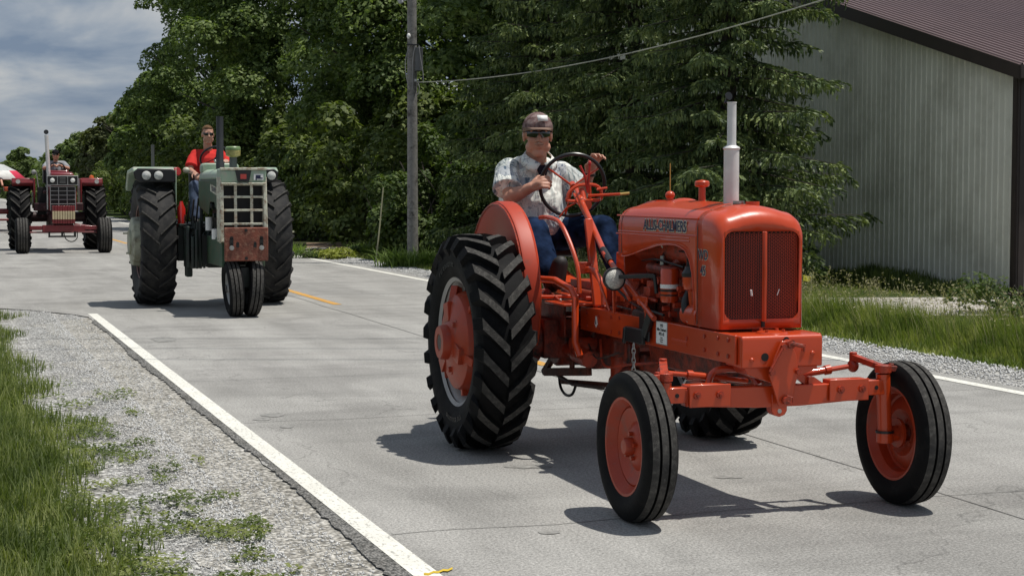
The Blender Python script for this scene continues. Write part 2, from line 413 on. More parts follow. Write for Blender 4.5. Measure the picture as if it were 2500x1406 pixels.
# pivot plate in front of the axle
b = MB(); b.prism([(-.085, .70), (-.055, .79), (-.02, .865), (.025, .865), (.06, .80), (.075, .70), (.06, .66), (.035, .545), (-.03, .545)], 1, -2.545, -2.53)
b.build('pivot_plate', ORANGE, T1, bev=.003)
b = MB(); b.cyl((.0, -2.54, .575), (0, -2.57, .575), .02, 8); b.tube([(.0, -2.57, .575+.0), (.028, -2.572, .56), (.03, -2.57, .59), (0, -2.566, .60)], .003, 6)
b.bolt((-.075, -2.545, .715), (0, -1, 0), .016, .02); b.bolt((.068, -2.545, .715), (0, -1, 0), .016, .02); b.bolt((-.01, -2.545, .838), (0, -1, 0), .016, .015)
b.tube([(-.09, -2.56, .72), (-.02, -2.56, .835)], .007, 6)
b.tube([(.01, -2.545, .86), (.06, -2.575, .845), (.085, -2.58, .84)], .010, 8); b.cyl((.085, -2.58, .852), (.085, -2.58, .818), .008, 8); b.cyl((.02, -2.515, .85), (.03, -2.56, .85), .022, 14)
split_build(b, 'pivot_bolt', ORANGE_C, T1)
b = MB(); b.prism([(-.042, .60), (.042, .60), (.042, .515), (.03, .495), (.0, .485), (-.03, .495), (-.042, .515)], 1, -2.49, -2.43); b.build('pivot_clevis', ORANGE, T1, bev=.004)
MB().cyl((0, -2.493, .515), (0, -2.4905, .515), .011, 12).build('clevis_hole', M('road_seen_through', (.4, .4, .38), .8), T1)
# front axle
b = MB(); b.prism([(-.50, .555), (-.50, .64), (.50, .64), (.50, .555), (.12, .535), (-.12, .535)], 1, -2.485, -2.415); b.build('axle_beam', ORANGE, T1, bev=.006)
for sd in (-1, 1):
    b = MB(); b.bb(sd*.28, sd*.49, -2.495, -2.405, .558, .658); b.bb(sd*.27, sd*.49, -2.503, -2.495, .552, .662); b.build('axle_sleeve', ORANGE, T1, bev=.004)
    b = MB(); b.bb(sd*.49, sd*.60, -2.48, -2.42, .572, .648); b.build('axle_arm', ORANGE, T1, bev=.004)
    b = MB()
    for x in (.33, .45): b.lathe([(1e-3, .022), (.009, .022), (.009, .012), (.019, .012), (.019, 0)], (sd*x, -2.503, .61), (0, -1, 0), 8)
    split_build(b, 'axle_bolt', ORANGE_C, T1)
    MB().cyl((sd*.545, -2.4805, .61), (sd*.545, -2.482, .61), .011, 12).build('pin_hole', DARK, T1)
    b = MB(); b.cyl((sd*.600, -2.45, .675), (sd*.62, -2.44, .38), .036, 20); b.cyl((sd*.62, -2.44, .375), (sd*.622, -2.438, .325), .042, 20)
    b.cyl((sd*.60, -2.45, .35), (sd*.73, -2.42, .35), .026, 14); b.build('spindle', ORANGE, T1)
    MB().cyl((sd*.62, -2.44, .384), (sd*.62, -2.44, .372), .047, 20).build('spindle_seal', BLACKM, T1)
    b = MB(); b.cyl((sd*.600, -2.45, .68), (sd*.60, -2.45, .72), .042, 18); b.bar((sd*.60, -2.45, .705), (sd*.53, -2.27, .745), .04, .03); b.cyl((sd*.53, -2.27, .77), (sd*.53, -2.27, .725), .02, 12)
    b.bar((sd*.60, -2.45, .705), (sd*.665, -2.47, .70), .03, .028); b.bolt((sd*.64, -2.46, .715), (0, 0, 1), .014, .012); b.sph((sd*.53, -2.27, .70), (.03, .03, .035), 12, 8)
    b.build('steering_arm', ORANGE_C, T1, bev=.003)
    b = MB(); b.cyl((sd*.53, -2.27, .70), (sd*.06, -2.25, .64), .013, 10); b.cyl((sd*.40, -2.265, .684), (sd*.18, -2.255, .656), .019, 12); b.lathe([(.025, 0), (.025, .03), (.019, .03)], (sd*.40, -2.265, .684), (-1*sd, 0, -.12), 12)
    b.build('tie_rod', ORANGE, T1)
    b = MB(); b.bar((sd*.26, -2.40, .60), (sd*.05, -1.55, .58), .05, .035); b.build('radius_rod', ORANGE_C, T1, bev=.004)
tube_part('axle_stay', [(-.05, -2.36, .63), (-.10, -2.3, .70), (-.25, -2.28, .70), (-.30, -2.3, .63)], .018, ORANGE, sm=4)
b = MB(); b.bar((.06, -2.45, .72), (.20, -2.44, .63), .02, .035); b.prism([(.17, .635), (.26, .635), (.20, .675), (.17, .675)], 1, -2.47, -2.44); b.build('axle_gusset', ORANGE, T1)
# radiator shell with mesh grille
def shell_ring(y, hw, zt, rc=.075, n=7, z0=.905):
    p = [V(-hw, y, z0)]
    for i in range(n+1):
        t = math.pi-(math.pi/2)*i/n; p.append(V(-hw+rc+rc*math.cos(t), y, zt-.03-rc+rc*math.sin(t)))
    for i in range(1, 6): x = -hw+rc+(2*hw-2*rc)*i/6; p.append(V(x, y, zt-.03+.03*(1-(x/(hw-rc))**2)))
    for i in range(n+1):
        t = math.pi/2-(math.pi/2)*i/n; p.append(V(hw-rc+rc*math.cos(t), y, zt-.03-rc+rc*math.sin(t)))
    return p+[V(hw, y, z0)]
b = MB()
rows = [shell_ring(-2.03, .237, 1.528), shell_ring(-2.10, .238, 1.526), shell_ring(-2.19, .238, 1.518), shell_ring(-2.24, .236, 1.50), shell_ring(-2.268, .231, 1.475), shell_ring(-2.281, .222, 1.445)]
b.grid(rows)
front = rows[-1]
# front face ring around the grille opening
inner = []
for p in front:
    x = max(-.206, min(.206, p.x)); z = max(.955, min(1.395, p.z))
    inner.append(V(x, -2.283, z))
k = len(front); inner[0].x = -.206; inner[-1].x = .206
b._add(front+inner, [(i, i+1, k+i+1, k+i) for i in range(k-1)])
b._add([front[0], V(-.2, -2.2815, .905), V(.2, -2.2815, .905), front[-1], inner[-1]+V(0, 0, 0), inner[0]], [(0, 5, 4, 3)])
b.build('radiator_shell', ORANGE, T1, 45, solid=.004)
b = MB(); b.bb(-.215, .215, -2.279, -2.1, .905, .93); b.build('shell_sill', ORANGE, T1, bev=.004)
for a, c_ in (((-.206, 1.395), (1, -1)), ((.206, 1.395), (-1, -1)), ((-.206, .955), (1, 1)), ((.206, .955), (-1, 1))):
    rr = .045; poly = [a]+[(a[0]+c_[0]*(rr-rr*math.cos(t)), a[1]+c_[1]*(rr-rr*math.sin(t))) for t in [i*math.pi/12 for i in range(7)]]
    b = MB(); b.prism(poly, 1, -2.286, -2.281); b.build('grille_corner', ORANGE, T1)
# expanded-metal grille, bowed forward
def bow(x, z): return -2.276-.042*(1-(x/.206)**2)
b = MB(); nx, nz = 34, 27; dx = .412/nx; dz = .438/nz; t_ = .0009
for i in range(nx+1):
    for j in range(nz):
        x = -.206+i*dx; z = .957+j*dz+(dz/2 if i % 2 else 0)
        if z+dz > 1.397 or abs(x) > .205: continue
        xl = x+dx*.30*(1 if j % 2 else -1)*0
        # hexagonal cell edges: vertical strand plus two short slants to the next column
        p0 = (x, bow(x, z), z); p1 = (x, bow(x, z), z+dz*.62)
        b.bar(p0, p1, t_*1.5, t_*1.5)
        for s_ in (-1, 1):
            xx = x+s_*dx
            if abs(xx) < .207: b.bar(p1, (x+s_*dx*.5, bow(x+s_*dx*.5, z), z+dz*.81), t_*1.3, t_*1.3); b.bar(p0, (x+s_*dx*.5, bow(x+s_*dx*.5, z), z-dz*.19), t_*1.3, t_*1.3)
gm = b.build('grille_mesh', MESHP, T1); gm['kind'] = 'stuff'
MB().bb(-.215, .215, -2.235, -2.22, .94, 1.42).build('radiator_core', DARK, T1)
b = MB(); b.tube([(-.004, -2.322, 1.395), (-.004, -2.328, 1.2), (-.004, -2.322, .945)], .010, 6); b.box((-.004, -2.318, 1.17), (.024, .012, .45)); b.build('grille_bar', ORANGE, T1, bev=.003)
for x, a in ((-.075, -.35), (.065, .45)): 
    MB().bar((x, -2.325, 1.075), (x+.02*a, -2.33, 1.105), .009, .004).build('grille_pin', WHITEP, T1)
MB().cyl((0, -2.30, .915), (0, -2.30, .945), .010, 10).build('grille_latch', BLACKM, T1)
# hood and tank
def zb(y):
    pts = [(-.85, 1.25), (-.93, 1.225), (-1.03, 1.222), (-1.14, 1.236), (-1.3, 1.268), (-1.5, 1.30), (-1.65, 1.312), (-1.78, 1.308), (-1.87, 1.285), (-1.93, 1.235), (-1.965, 1.16), (-1.985, 1.06), (-1.99, .965), (-1.995, .905), (-2.03, .905)]
    for (a, za), (c, zc) in zip(pts, pts[1:]):
        if a >= y >= c: return za+(zc-za)*(a-y)/(a-c)
    return .905
ys = [-.85, -.87, -.90, -.93, -.98, -1.03, -1.1, -1.17, -1.25, -1.33, -1.4, -1.5, -1.6, -1.68, -1.75, -1.8, -1.84, -1.87, -1.9, -1.925, -1.945, -1.96, -1.972, -1.982, -1.988, -1.992, -1.996, -2.03]
rows = []
for y in ys:
    q = max(0, 1-(-.85-y)/.11); shr = 1-math.sqrt(max(0, 1-q*q)) if q > 0 else 0
    hw = .237-.085*shr; zt = 1.530-.10*shr+.012*math.exp(-((y+1.4)/.35)**2)
    ring = shell_ring(y, hw, zt, .095, 7, 1.0)
    zz = zb(y)+(.05*shr if q else 0)
    mid = zz+(1.36-zz)*.5
    L_ = [V(-hw, y, zz), V(-hw, y, mid), V(-hw, y, 1.362), V(-hw-.0035, y, 1.366), V(-hw, y, 1.37)]+ring[1:-1]+[V(hw, y, 1.37), V(hw+.0035, y, 1.366), V(hw, y, 1.362), V(hw, y, mid), V(hw, y, zz)]
    rows.append(L_)
b = MB(); b.grid(rows)
b._add(rows[0], [tuple(range(len(rows[0])))])
b.build('hood', ORANGE, T1, 38, solid=.005)
b = MB()      # seams and rolled edges
for y in (-.985, -2.03):
    hw = .2385; ring = shell_ring(y, hw, 1.5325 if y > -2 else 1.531, .095, 7, 1.24 if y > -1 else .91)
    b.tube(ring, .0035, 6)
b.build('hood_seam', GREASE, T1)
for sd in (-1, 1):
    b = MB(); b.tube([(sd*.238, y, zb(y)+.001) for y in ys[4:-1]], .004, 6); b.build('hood_edge', ORANGE, T1)
    b = MB(); b.prism([(-1.99, .905), (-1.985, 1.0), (-1.93, .935), (-1.90, .905)], 0, sd*.232, sd*.239); b.build('hood_foot', ORANGE, T1)
    for (z, y0, y1) in ((1.352, -.9, -1.93), (1.455, -.9, -2.02), (1.335, -1.55, -1.93)):
        b = MB(); b.tube([(sd*(.238 if z < 1.4 else .232), y0, z), (sd*(.238 if z < 1.4 else .232), y1, z)], .0045, 6); b.build('hood_crease', ORANGE, T1)
b = MB(); b.prism([(-.16, 1.23), (-.10, 1.185), (.10, 1.185), (.16, 1.23), (.17, 1.42), (-.17, 1.42)], 1, -.95, -1.9); b.build('fuel_tank', ORANGE_C, T1, bev=.02)
def side_txt(yc, zc, x, tilt=0.0, flip=-1):
    return lambda u, v, w_: (x-w_-.0, yc-u*math.cos(tilt)+v*math.sin(tilt), zc+v*math.cos(tilt)+u*math.sin(tilt))
def plate(b, y0, y1, z0, z1, x): b._add([(x, y0, z0), (x, y1, z0), (x, y1, z1), (x, y0, z1)], [(0, 1, 2, 3)])
put_text('decal_outline', 'ALLIS-CHALMERS', .080, CREAM, T1, side_txt(-1.605, 1.407, -.2415), sx_=.95, off=.0062, spacing=1.0)
put_text('decal_lettering', 'ALLIS-CHALMERS', .080, NAVY, T1, side_txt(-1.605, 1.407, -.2432), sx_=.95, off=.0018, spacing=1.0)
for s_, z in (('WD', 1.27), ('45', 1.19)):
    put_text('badge_outline', s_, .070, CREAM, T1, side_txt(-2.105, z, -.2412), sx_=.95, off=.004)
    put_text('badge_lettering', s_, .070, NAVY, T1, side_txt(-2.105, z, -.2428), sx_=.95, off=.001)
# things on the hood
b = MB(); b.lathe([(.040, 0), (.040, .29), (.044, .293), (.045, .298), (.040, .304), (.025, .312), (.0235, .32), (.0235, .53), (.0255, .531), (.0255, .537), (.021, .537), (.021, .5)], (0, -1.92, 1.52), (0, 0, 1), 28); b.build('exhaust_stack', ALU, T1, 40)
b = MB(); b.lathe([(1e-3, 0), (.021, 0), (.021, .004), (1e-3, .004)], (-.012, -1.905, 2.088), (.15, -1, .25), 20); b.bar((-.03, -1.90, 2.05), (-.012, -1.9, 2.085), .006, .012); b.build('rain_cap', BLACKM, T1)
b = MB(); b.lathe([(.019, 0), (.019, .085), (.034, .088), (.040, .095), (.040, .112), (.034, .12), (1e-3, .126)], (0, -1.555, 1.53), (0, 0, 1), 24); b.build('breather_cap', ORANGE, T1)
b = MB(); b.sph((0, -1.12, 1.57), (.028, .028, .024), 16, 10); b.cyl((0, -1.12, 1.53), (0, -1.12, 1.56), .02, 14); b.build('fuel_cap', ORANGE, T1)
b = MB(); b.lathe([(.075, 0), (.06, .012), (.03, .02), (1e-3, .022)], (0, -1.32, 1.534), (0, 0, 1), 24); b.build('tank_boss', ORANGE, T1)
MB().tube([(.0, -1.13, 1.54), (0, -1.12, 1.60), (.0, -1.12, 1.75)], .0028, 6).build('sight_rod', M('yellow_rod', (.5, .30, .06), .4), T1)
b = MB(); b.box((0, -.98, 1.535), (.06, .03, .012)); b.build('hood_hinge', ORANGE, T1)
b = MB(); b.cyl((-.01, -2.03, 1.53), (-.01, -2.03, 1.545), .03, 18); b.build('radiator_cap', STEEL, T1)
b = MB(); b.cyl((.04, -2.09, 1.522), (.04, -2.09, 1.542), .036, 20); b.build('cap_plate', ORANGE, T1)
# engine and driveline
def part(name, mat=ORANGE_C, bev=.004, **k):
    class C:
        def __enter__(s): s.b = MB(); return s.b
        def __exit__(s, *a):
            if name in ('final_drive', 'engine_fitting', 'filter_clamp'): split_build(s.b, name, mat, T1, bev=bev, **k)
            else: s.b.build(name, mat, T1, bev=bev, **k)
    return C()
with part('engine_block', ENG, .01) as b:
    b.bb(-.14, .14, -1.06, -1.90, .74, 1.05); b.bb(-.15, .15, -1.02, -1.08, .72, 1.08); b.bb(-.11, .11, -1.10, -1.86, 1.05, 1.17)
    for y in (-1.2, -1.4, -1.6, -1.78): b.bb(-.155, -.14, y-.07, y+.07, .80, 1.0)
with part('valve_cover') as b: b.prism([(-.09, 1.17), (-.075, 1.215), (.075, 1.215), (.09, 1.17)], 1, -1.12, -1.84)
with part('oil_pan', ENG, .015) as b: b.prism([(-.12, .74), (-.10, .62), (-.06, .60), (.06, .60), (.10, .62), (.12, .74)], 1, -1.08, -2.05)
with part('oil_filter', ORANGE, 0) as b: b.lathe([(1e-3, 0), (.046, 0), (.05, .01), (.05, .17), (.044, .18), (1e-3, .182)], (-.215, -1.62, 1.00), (0, 0, 1), 24)
with part('filter_band', WHITEP, 0) as b: b.lathe([(.0512, 0), (.0512, .022)], (-.215, -1.62, 1.075), (0, 0, 1), 24)
with part('filter_clamp', BLACKM, 0) as b: b.lathe([(.0514, 0), (.0514, .012)], (-.215, -1.62, 1.058), (0, 0, 1), 24); b.lathe([(.0513, 0), (.0513, .008)], (-.215, -1.62, 1.035), (0, 0, 1), 24)
with part('distributor', ORANGE, 0) as b: b.lathe([(.02, -.08), (.024, 0), (.045, .01), (.05, .03), (.05, .075)], (-.19, -1.86, 1.075), (-.05, 0, 1), 22); b.cyl((-.19, -1.86, 1.0), (-.17, -1.84, .9), .02, 12)
with part('distributor_cap', BLACKM, 0) as b: 
    b.lathe([(.052, 0), (.052, .02), (.036, .04), (.034, .055), (1e-3, .056)], (-.194, -1.86, 1.15), (-.05, 0, 1), 22)
    for k in range(5): a = k*1.25; b.cyl((-.19+.025*math.cos(a), -1.86+.025*math.sin(a), 1.19), (-.19+.025*math.cos(a), -1.86+.025*math.sin(a), 1.225), .007, 6)
for k in range(5):
    a = k*1.25; p = V(-.19+.025*math.cos(a), -1.86+.025*math.sin(a), 1.22)
    tube_part('spark_wire', [p, p+V(0, .02, .05), V(-.13, -1.75+.16*k*.6, 1.255), V(-.135, -1.72+.14*k, 1.12)], .0045, RUB_H, n=6, sm=4)
with part('generator', ORANGE, 0) as b: b.cyl((-.18, -1.80, .95), (-.18, -2.0, .95), .058, 22); b.cyl((-.18, -2.0, .95), (-.18, -2.02, .95), .068, 22); b.cyl((-.2, -1.7, .80), (-.2, -1.9, .80), .04, 18)
with part('water_pump') as b: b.cyl((0, -1.9, 1.05), (0, -2.03, 1.05), .07, 20); b.sph((-.10, -1.95, 1.03), (.06, .06, .07), 14, 10); b.cyl((-.12, -1.94, 1.06), (-.12, -1.94, 1.13), .03, 12)
tube_part('radiator_hose', [(-.14, -1.93, .93), (-.20, -1.87, .92), (-.215, -1.83, 1.0), (-.17, -1.8, 1.08)], .024, RUB_H, n=12, sm=5)
tube_part('upper_hose', [(-.05, -2.05, 1.28), (-.10, -1.92, 1.27), (-.13, -1.86, 1.20), (-.12, -1.84, 1.1)], .028, RUB_H, n=12, sm=5)
with part('hose_clamp', STEEL, 0) as b: b.lathe([(.026, 0), (.026, .012)], (-.205, -1.865, .925), (.3, -1, .2), 16)
with part('manifold', ENG) as b: b.tube([(-.12, -1.15, 1.15), (-.17, -1.25, 1.17), (-.17, -1.6, 1.16), (-.12, -1.7, 1.14)], .03, 12); b.tube([(-.15, -1.5, 1.17), (-.1, -1.6, 1.25), (-.02, -1.85, 1.35), (0, -1.92, 1.45)], .03, 12)
with part('carburettor') as b: b.cyl((-.19, -1.33, 1.10), (-.19, -1.33, .98), .035, 14); b.box((-.19, -1.33, 1.04), (.08, .09, .05)); b.cyl((-.16, -1.33, 1.02), (-.21, -1.22, 1.0), .02, 10)
with part('starter', GREASE, 0) as b: b.cyl((-.19, -1.12, .90), (-.19, -1.34, .90), .04, 16)
with part('fuel_bowl', STEEL, 0) as b: b.cyl((-.17, -1.42, 1.19), (-.17, -1.42, 1.24), .016, 12); b.tube([(-.17, -1.42, 1.24), (-.15, -1.4, 1.27), (-.17, -1.39, 1.3)], .006, 6)
with part('clutch_housing', ENG, .02) as b: b.bb(-.16, .16, -1.06, -.62, .70, 1.12); b.bb(-.10, .10, -.62, -.30, .72, 1.08); b.cyl((0, -1.0, .88), (0, -1.07, .88), .2, 32)
with part('transmission', ENG, .02) as b: b.bb(-.17, .17, -.32, .25, .50, .98); b.bb(-.14, .14, -.62, -.30, .60, .9); b.cyl((-.60, 0, .665), (.60, 0, .665), .095, 24); b.cyl((-.30, 0, .665), (.30, 0, .665), .17, 28)
with part('transmission_cover') as b: b.bb(-.12, .12, -.28, .2, .98, 1.03); b.cyl((-.02, -.45, 1.0), (-.02, -.45, 1.10), .05, 18); b.sph((-.05, -.4, 1.03), (.05, .06, .05), 14, 8)
with part('final_drive', ENG) as b:
    for sd in (-1, 1): b.cyl((sd*.42, 0, .665), (sd*.60, 0, .665), .14, 28); b.bb(sd*.17, sd*.42, -.16, .16, .56, .80)
with part('hydraulic_pump', ENG, .008) as b: b.bb(-.12, .0, -1.05, -.85, .46, .66); b.cyl((-.16, -.93, .53), (-.11, -.93, .53), .045, 16); b.sph((-.09, -.8, .50), (.09, .09, .08), 14, 8); b.cyl((-.18, -.88, .62), (-.1, -.88, .62), .03, 12); b.bb(-.19, -.12, -.98, -.9, .60, .72)
with part('drain_bowl', ORANGE_C, 0) as b: b.sph((-.06, -.52, .44), (.07, .09, .07), 16, 10); b.cyl((-.06, -.52, .44), (-.06, -.52, .60), .06, 16)
with part('instrument_box', ORANGE, .006) as b: b.bb(-.17, .13, -.85, -.72, .95, 1.235)
with part('support_tower', ORANGE, .006) as b: b.bar((-.2, -.50, .90), (-.19, -.31, 1.42), .05, .035)
with part('steering_column', ORANGE, 0) as b: b.cyl((-.022, .36, 1.60), (-.232, -.72, 1.21), .018, 14)
with part('steering_shaft', ORANGE, 0) as b: b.cyl((-.232, -.72, 1.21), (-.262, -1.52, .905), .0155, 12); b.sph((-.248, -1.30, .985), .026, 10, 8)
with part('column_sleeve', BLACKM, 0) as b: b.cyl((-.212, -.62, 1.246), (-.236, -.80, 1.18), .021, 14)
with part('throttle_rod', ORANGE, 0) as b: b.cyl((-.06, .30, 1.57), (-.275, -1.20, .985), .009, 8)
with part('rod_bracket', ORANGE, .002) as b: b.bar((-.262, -1.22, 1.0), (-.26, -1.42, 1.0), .01, .03); b.bar((-.26, -1.40, 1.0), (-.25, -1.35, .80), .01, .05)
# steering wheel and levers
sw = empty('steering_wheel', (-.02, .44, 1.628), 0, T1)
dcol = (V(-.022, .36, 1.60)-V(-.232, -.72, 1.21)).normalized()
ua = dcol.cross(V(0, 0, 1)).normalized(); ub = dcol.cross(ua)
MB().tube([(ua*math.cos(a)+ub*math.sin(a))*.213 for a in [2*math.pi*i/48 for i in range(48)]], .0125, 10, closed=True).build('rim', BLACKM, sw)
b = MB(); b.cyl(-dcol*.05, dcol*.012, .024, 16)
for a in (100, 215, 325): b.tube([V(0, 0, 0)-dcol*.02, (ua*math.cos(R(a))+ub*math.sin(R(a)))*.208], .007, 8)
b.build('spokes', ORANGE, sw)
MB().sph((ua*math.cos(R(150))+ub*math.sin(R(150)))*.215+dcol*.025, .015, 12, 8).build('spinner_knob', M('cream_knob', (.6, .55, .4), .3), sw)
def loop(cx_, cz_, pts, y): return [(cx_+u, y+.1*(-u)*0, cz_+v) for u, v in pts]
with part('control_quadrant', ORANGE, 0) as b:
    b.tube(curve_pts([(-.135, .22, 1.545), (-.12, .22, 1.585), (-.06, .22, 1.625), (.04, .22, 1.63), (.085, .22, 1.61), (.10, .22, 1.57), (.09, .22, 1.535), (.0, .22, 1.53), (-.07, .22, 1.525), (-.135, .22, 1.528), (-.135, .22, 1.545)], 3), .011, 8)
    b.tube([(.02, .22, 1.53), (.02, .22, 1.63)], .010, 8); b.cyl((-.03, .26, 1.53), (-.03, .14, 1.50), .034, 16); b.cyl((-.03, .2, 1.53), (-.03, .24, 1.60), .02, 12)
with part('throttle_lever', ORANGE, 0) as b: b.cyl((.0, .2, 1.56), (.19, .12, 1.57), .009, 8); b.cyl((.06, .2, 1.60), (.13, .2, 1.61), .008, 8); b.tube([(-.02, .2, 1.55), (-.12, .28, 1.48), (-.16, .3, 1.42)], .006, 6)
with part('lever_tip', M('yellow_tip', (.6, .4, .12), .4), 0) as b: b.cyl((.19, .12, 1.57), (.245, .10, 1.576), .0085, 8)
with part('hand_lever', M('red_lever', (.5, .02, .015), .35), 0) as b: b.tube([(-.02, .15, 1.58), (-.05, .12, 1.68), (-.085, .12, 1.75)], .008, 8); b.tube([(-.02, .15, 1.58), (-.025, .12, 1.70), (-.02, .12, 1.76)], .008, 8); b.sph((-.02, .12, 1.765), (.011, .011, .018), 10, 8)
# seat, platform, guards, fenders
with part('seat', M('black_seat', (.012, .012, .013), .45), .02) as b: b.box((-.08, .98, 1.19), (.46, .40, .09)); b.box((-.08, 1.2, 1.36), (.44, .07, .28))
with part('seat_support', ORANGE, .004) as b: b.bar((-.08, .9, 1.15), (-.05, .2, .95), .10, .04); b.bar((-.08, 1.0, 1.15), (-.08, .55, .8), .05, .05)
with part('platform', ORANGE, .004) as b: b.bb(-.48, .48, -.10, .55, .925, .945); b.bb(-.40, .40, -.45, -.10, .90, .915)
with part('foot_shield', ENG, .004) as b: b.prism([(-.28, .70), (-.28, .90), (.05, .98), (.25, .90), (.25, .68)], 0, -.335, -.32)
for sd in (-1, 1):
    tube_part('guard_rail', [(sd*.40, -.02, 1.425), (sd*.40, -.17, 1.43), (sd*.39, -.34, 1.405), (sd*.375, -.46, 1.31), (sd*.36, -.58, 1.15), (sd*.36, -.62, .99)], .0135, ORANGE, sm=4)
    tube_part('foot_bar', [(sd*.44, -.12, 1.05), (sd*.42, -.36, 1.055), (sd*.39, -.56, 1.01), (sd*.38, -.60, .96), (sd*.38, -.60, .70), (sd*.36, -.63, .62)], .021, ORANGE, n=12)
    tube_part('pedal_lever', [(sd*.25, -.45, 1.12), (sd*.24, -.52, 1.12), (sd*.22, -.63, 1.04), (sd*.22, -.66, .92)], .018, ORANGE, sm=4)
    with part('pedal', ORANGE_C, .003) as b: b.box((sd*.26, -.42, 1.13), (.08, .03, .07))
    # clamshell fender: dished side plate and a curved top flange
    b = MB(); rows = []
    cy, cz = .30, .93
    for (rr, xx) in ((1e-3, .555), (.22, .558), (.30, .568), (.36, .57), (.39, .585), (.54, .590), (.575, .592)):
        rows.append([V(sd*xx, cy-rr*math.cos(R(a)), cz+rr*math.sin(R(a))) for a in range(-28, 196, 8)])
    b.grid(rows)
    b.grid([[V(sd*xx, cy-rr*math.cos(R(a)), cz+rr*math.sin(R(a))) for a in range(-28, 196, 8)] for rr, xx in ((.575, .592), (.590, .585), (.594, .57), (.594, .50), (.588, .49))])
    b.build('fender', FENDERP, T1, 30, solid=.004)
    for rr, xx in ((.577, .594), (.375, .58)):
        b = MB(); b.tube([V(sd*xx, cy-rr*math.cos(R(a)), cz+rr*math.sin(R(a))) for a in range(-28, 196, 6)], .007, 8); b.build('fender_bead', ORANGE_C, T1)
    b = MB(); b.tube([V(sd*.49, cy-.588*math.cos(R(a)), cz+.588*math.sin(R(a))) for a in range(-28, 196, 6)], .007, 8); b.build('fender_bead', ORANGE, T1)
    b = MB(); b.bar((sd*.44, .2, .8), (sd*.44, .34, 1.2), .03, .012); b.bar((sd*.44, .34, 1.2), (sd*.55, .34, 1.2), .03, .03); b.build('fender_bracket', ORANGE_C, T1)
# lamp, toolbox, chain, signs, underside
with part('headlamp', BLACKM, 0) as b: b.lathe([(1e-3, .075), (.042, .065), (.063, .03), (.067, 0), (.063, -.006), (.059, 0)], (-.335, -1.12, 1.10), (0, 1, 0), 28)
with part('lamp_lens', M('ribbed_lamp_glass', (.62, .61, .55), .25, var=.25, vs_=120, bump=.5, bs=160, coat=.6), 0) as b: b.lathe([(.057, 0), (.045, -.012), (.02, -.018), (1e-3, -.019)], (-.335, -1.12, 1.10), (0, 1, 0), 28)
with part('lamp_bracket', BLACKM, .002) as b: b.bar((-.32, -1.10, 1.11), (-.245, -1.48, 1.135), .012, .022); b.bar((-.245, -1.48, 1.14), (-.24, -1.50, 1.04), .012, .02)
tube_part('lamp_stem', [(-.335, -1.10, 1.04), (-.30, -1.02, .90)], .007, ORANGE)
tube_part('side_rod', [(-.30, -.72, 1.13), (-.27, -.88, .90)], .008, ORANGE)
with part('drawbar_bracket', BLACKM, .006) as b:
    b.bb(-.262, -.25, -1.30, -1.44, .77, .93); b.box((-.275, -1.28, .795), (.022, .26, .085)); b.bar((-.27, -1.40, .80), (-.255, -1.46, .93), .03, .05); b.bar((-.285, -1.16, .83), (-.285, -1.14, .74), .02, .03)
with part('bracket_bolt', STEEL, 0) as b: b.bolt((-.265, -1.42, .885), (-1, 0, 0), .014, .01)
for k in range(7):
    b = MB(); z = .735-k*.026; r_ = .010
    pts = [((-.285+(r_*math.cos(a) if k % 2 else 0)), -1.285+(0 if k % 2 else r_*math.cos(a)), z+.019*math.sin(a)) for a in [i*math.pi/5 for i in range(10)]]
    b.tube(pts, .0035, 6, closed=True); b.build('chain_link', STEEL, T1)
b = MB(); plate(b, -1.495, -1.638, .772, .888, -.2385); b.build('paper_sign', WHITEP, T1)
b = MB(); b.bb(-.2383, -.2362, -1.49, -1.643, .767, .893); b.build('sign_sleeve', GRAYM, T1)
for s_, z, sz in (('1955', .870, .022), ('Allis-Chalmers', .848, .0225), ('WD-45', .824, .024)):
    put_text('sign_lettering', s_, sz, INK, T1, side_txt(-1.567, z, -.2395), off=.0007)
b = MB()
for z, w_ in ((.805, .03), (.794, .045), (.783, .035)): plate(b, -1.567+w_/2, -1.567-w_/2, z-.0025, z+.0025, -.2395)
b.build('sign_print', INK, T1)
b = MB(); b.prism([(-.60, .80), (-.585, .845), (-.57, .85), (-.555, .80), (-.575, .78)], 0, -.2375, -.2395); b.build('triangle_sticker', WHITEP, T1)
b = MB(); b.prism([(-.583, .80), (-.575, .83), (-.567, .80)], 0, -.240, -.241); b.build('sticker_mark', INK, T1)
with part('lift_arm', M('brown_grease', (.12, .035, .02), .6, var=.5, vs_=14, bump=.5, bs=50), .004) as b:
    b.bar((-.30, .20, .43), (-.27, -.02, .62), .03, .04)
with part('lower_arm', bpy.data.materials['brown_grease'], .004) as b:
    b.bar((-.30, .16, .44), (-.22, -.42, .50), .035, .05)
with part('draft_link', bpy.data.materials['brown_grease'], .004) as b:
    b.bar((-.26, -.04, .40), (-.12, -.70, .44), .03, .03); b.cyl((-.26, -.22, .50), (-.26, -.22, .55), .018, 8)
with part('rock_shaft', ORANGE_C, .004) as b:
    b.cyl((-.3, -.30, .66), (.2, -.30, .66), .04, 14); b.bar((-.27, -.02, .50), (-.27, .06, .66), .05, .02)
with part('lift_cylinder', ORANGE_C, 0) as b: b.cyl((-.30, .22, .66), (-.26, -.30, .60), .034, 14); b.cyl((-.26, -.30, .60), (-.25, -.50, .58), .05, 16)
tube_part('drag_link', [(-.28, .1, .45), (-.25, -.2, .40), (-.2, -.6, .42)], .012, GREASE)
tube_part('hydraulic_hose', [(-.25, .05, .45), (-.25, .02, .36), (-.25, -.08, .32), (-.25, -.2, .34), (-.24, -.25, .42)], .009, RUB_H, sm=5)
